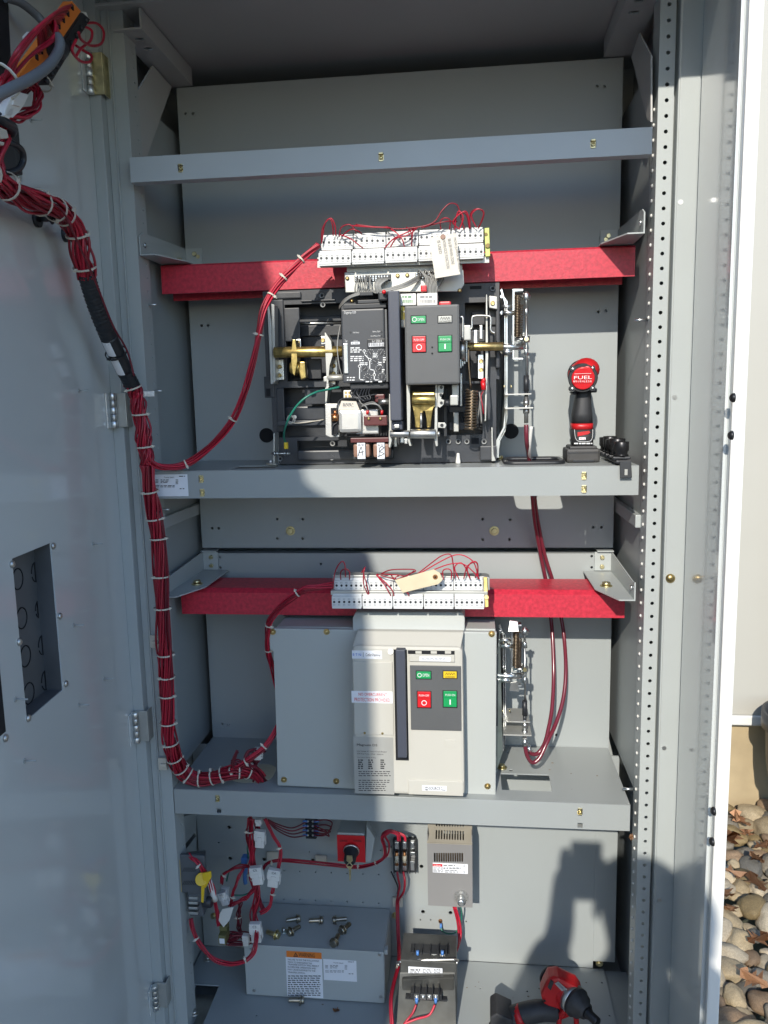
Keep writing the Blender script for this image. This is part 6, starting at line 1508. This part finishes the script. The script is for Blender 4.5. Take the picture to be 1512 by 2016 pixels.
# small things on the shelf
p=PZ(902,913,Z1); m=M(); m.lathe((p.x,p.y,Z1+.0005),Zv,[(0,.0055),(.003,.0052),(.017,.0032),(.020,.0028),(.021,.001)],14); o=part(m,'cone_plug','white',None); tag(o,'small white cone shaped cap standing on the upper shelf edge','cap'); recenter(o,(p.x,p.y,Z1))
# mounting bolts of the breakers
for nm,lb,x,y,Z in (('hex_bolt','yellow zinc bolt beside the lower right foot of the grey breaker',988,1512,Z2),('hex_bolt','yellow zinc bolt at the lower right foot of the open breaker',984,905,Z1)):
    p=PZ(x,y,Z); o=thing(nm,lb,'bolt',(p.x,p.y,Z)); m=M(); m.cyl((p.x,p.y,Z+.0005),(p.x,p.y,Z+.0025),.011,24); part(m,'washer','zincy',o); m=M(); m.lathe((p.x,p.y,Z+.0026),Zv,[(0,.0068),(.005,.0068),(.006,.0055)],6); part(m,'head','zincy',o)
# dust, crumbs and leaf scraps
m=M(); r_=random.Random(9)
for i in range(60):
    if i<26: p=PZ(r_.uniform(560,1180),r_.uniform(1930,2012),ZF+.0003)
    elif i<44: p=PZ(r_.uniform(990,1220),r_.uniform(1480,1575),Z2+.0003)
    else: p=PZ(r_.uniform(400,1200),r_.uniform(898,912),Z1+.0003)
    if p.y>D-.01 or p.y<.01 or p.x>.92 or (p.y<.13 and abs(p.x-.733)<.06): continue
    s=r_.uniform(.0006,.0022); m.sph((p.x,p.y,p.z),s,1.4,1,.4,6)
o=part(m,'debris',mat('crumbs',(.22,.19,.15),.8),None); o['kind']='stuff'; tag(o,'fine crumbs and dirt scattered on the shelf and floor plates','debris')
p=PZ(662,1990,ZF); o=bpy.data.objects.new('dry_leaf',LM[1]); COL.objects.link(o); o.scale=(.016,.016,.016); o.location=p+Zv*.001; tag(o,'tiny brown leaf scrap on the cabinet floor below the grey box','leaf')
# star shaped leaf caught at the right post
p=P(1230,1652,.02); o=bpy.data.objects.new('dry_leaf',LM[2]); COL.objects.link(o); o.scale=(.014,.014,.014); o.location=(.940,.03,p.z); o.rotation_euler=(R(70),0,R(20)); tag(o,'tiny dry leaf scrap caught on the right post under the lower shelf','leaf')
# ================================================================ THE PHOTOGRAPHER (behind the lens, seen as a shadow)
def skin(name,verts,edges,mt,par,sub=2,root=0,boost=0):
    me=bpy.data.meshes.new(name); me.from_pydata([v[0] for v in verts],edges,[]); o=bpy.data.objects.new(name,me); COL.objects.link(o)
    md=o.modifiers.new('skin','SKIN'); 
    for i,v in enumerate(verts):
        sv=me.skin_vertices[0].data[i]; rr=v[1]; sv.radius=(rr+boost,rr+boost) if not isinstance(rr,tuple) else (rr[0]+boost,rr[1]+boost); sv.use_root=(i==root)
    md.use_smooth_shade=True; o.modifiers.new('sub','SUBSURF').levels=sub; o.modifiers['sub'].render_levels=sub
    me.materials.append(mt); o.parent=par; o.location=-WL[par.name]; return o
hx=CAM.x+.085; hy=CAM.y-.30; zg=GZ
ht=1.245
PER=thing('person','person in dark jacket and jeans standing behind the viewpoint, holding up a phone','person',(hx,hy,zg))
J=[((hx,hy,.36),.13),((hx,hy,.50),.135),((hx,hy+.01,.68),.145),((hx,hy,.86),(.16,.12)),((hx,hy,.965),.075),((hx,hy+.01,1.02),.055),((hx,hy+.02,1.08),.075),((hx,hy+.02,1.15),.088),((hx,hy+.01,1.20),.06),
 ((hx-.17,hy,.90),.06),((hx-.27,hy+.05,.72),.05),((hx-.14,hy+.20,.93),.035),((CAM.x-.035,CAM.y-.035,1.07),.026),
 ((hx+.17,hy,.90),.06),((hx+.24,hy+.06,.72),.05),((hx+.12,hy+.20,.92),.035),((CAM.x+.045,CAM.y-.04,1.05),.026),
 ((hx-.10,hy,.28),.10),((hx-.11,hy+.01,-.10),.06),((hx-.12,hy-.02,-.46),.042),((hx-.13,hy+.10,-.52),.035),
 ((hx+.10,hy,.28),.10),((hx+.11,hy+.01,-.10),.06),((hx+.12,hy-.02,-.46),.042),((hx+.13,hy+.10,-.52),.035)]
Ed=[(0,1),(1,2),(2,3),(3,4),(4,5),(5,6),(6,7),(7,8),(3,9),(9,10),(10,11),(11,12),(3,13),(13,14),(14,15),(15,16),(0,17),(17,18),(18,19),(19,20),(0,21),(21,22),(22,23),(23,24)]
sk=mat('skin',(.42,.24,.17),.5)
skin('body',J,Ed,sk,PER)
def sub(ix,extra): 
    mp={k:i for i,k in enumerate(ix)}; return [(J[k][0],(J[k][1] if not isinstance(J[k][1],tuple) else J[k][1])) for k in ix],[(mp[a],mp[b]) for a,b in Ed if a in mp and b in mp]
v,e=sub([0,1,2,3,9,10,11,13,14,15],0); skin('jacket',v,e,mat('dark_jacket',(.03,.035,.05),.8),PER,boost=.014)
v,e=sub([0,17,18,19,21,22,23],0); skin('jeans',v,e,mat('denim',(.05,.07,.12),.85),PER,boost=.012)
m=M(); m.sph((hx,hy+.0,1.165),.098,.92,1.05,.85,20); part(m,'hair',mat('brown_hair',(.05,.03,.02),.7),PER)
m=M(); 
for s in (-1,1): m.sph((hx+s*.033,hy+.098,1.125),.011,1,1,.7,10)
part(m,'eye','white',PER)
m=M(); m.sph((hx,hy+.11,1.10),.014,.8,1.3,1.4,10); m.sph((hx,hy+.098,1.062),.02,1.2,.5,.35,10); 
for s in (-1,1): m.sph((hx+s*.083,hy+.02,1.11),.02,.4,.8,1.3,10)
part(m,'face_features',sk,PER)
m=M()
for s,cx,cz in ((-1,CAM.x-.035,1.075),(1,CAM.x+.047,1.055)):
    m.sph((cx,CAM.y-.034,cz),.03,.55,.4,1.2,14)
    for i in range(4):
        L_=(.03,.035,.033,.025)[i]; z=cz+.026-i*.017; m.tube([(cx+s*.006,CAM.y-.040,z),(cx+s*.002,CAM.y-.022,z),(cx-s*.0,CAM.y-.020,z),(cx-s*L_*.35,CAM.y-.0195,z-.002)],.0075,8,3)
    m.tube([(cx-s*.004,CAM.y-.045,cz-.02),(cx-s*.02,CAM.y-.046,cz),(cx-s*.032,CAM.y-.044,cz+.01)],.008,8,4)
part(m,'hands',sk,PER)
m=M(); m.box(CAM.x-.022,CAM.x+.050,CAM.y-.030,CAM.y-.022,CAM.z-.135,CAM.z+.014,.003); o=part(m,'phone','black',None); tag(o,'dark phone held up in both hands behind the viewpoint','phone'); recenter(o,(CAM.x+.014,CAM.y-.026,CAM.z-.135))
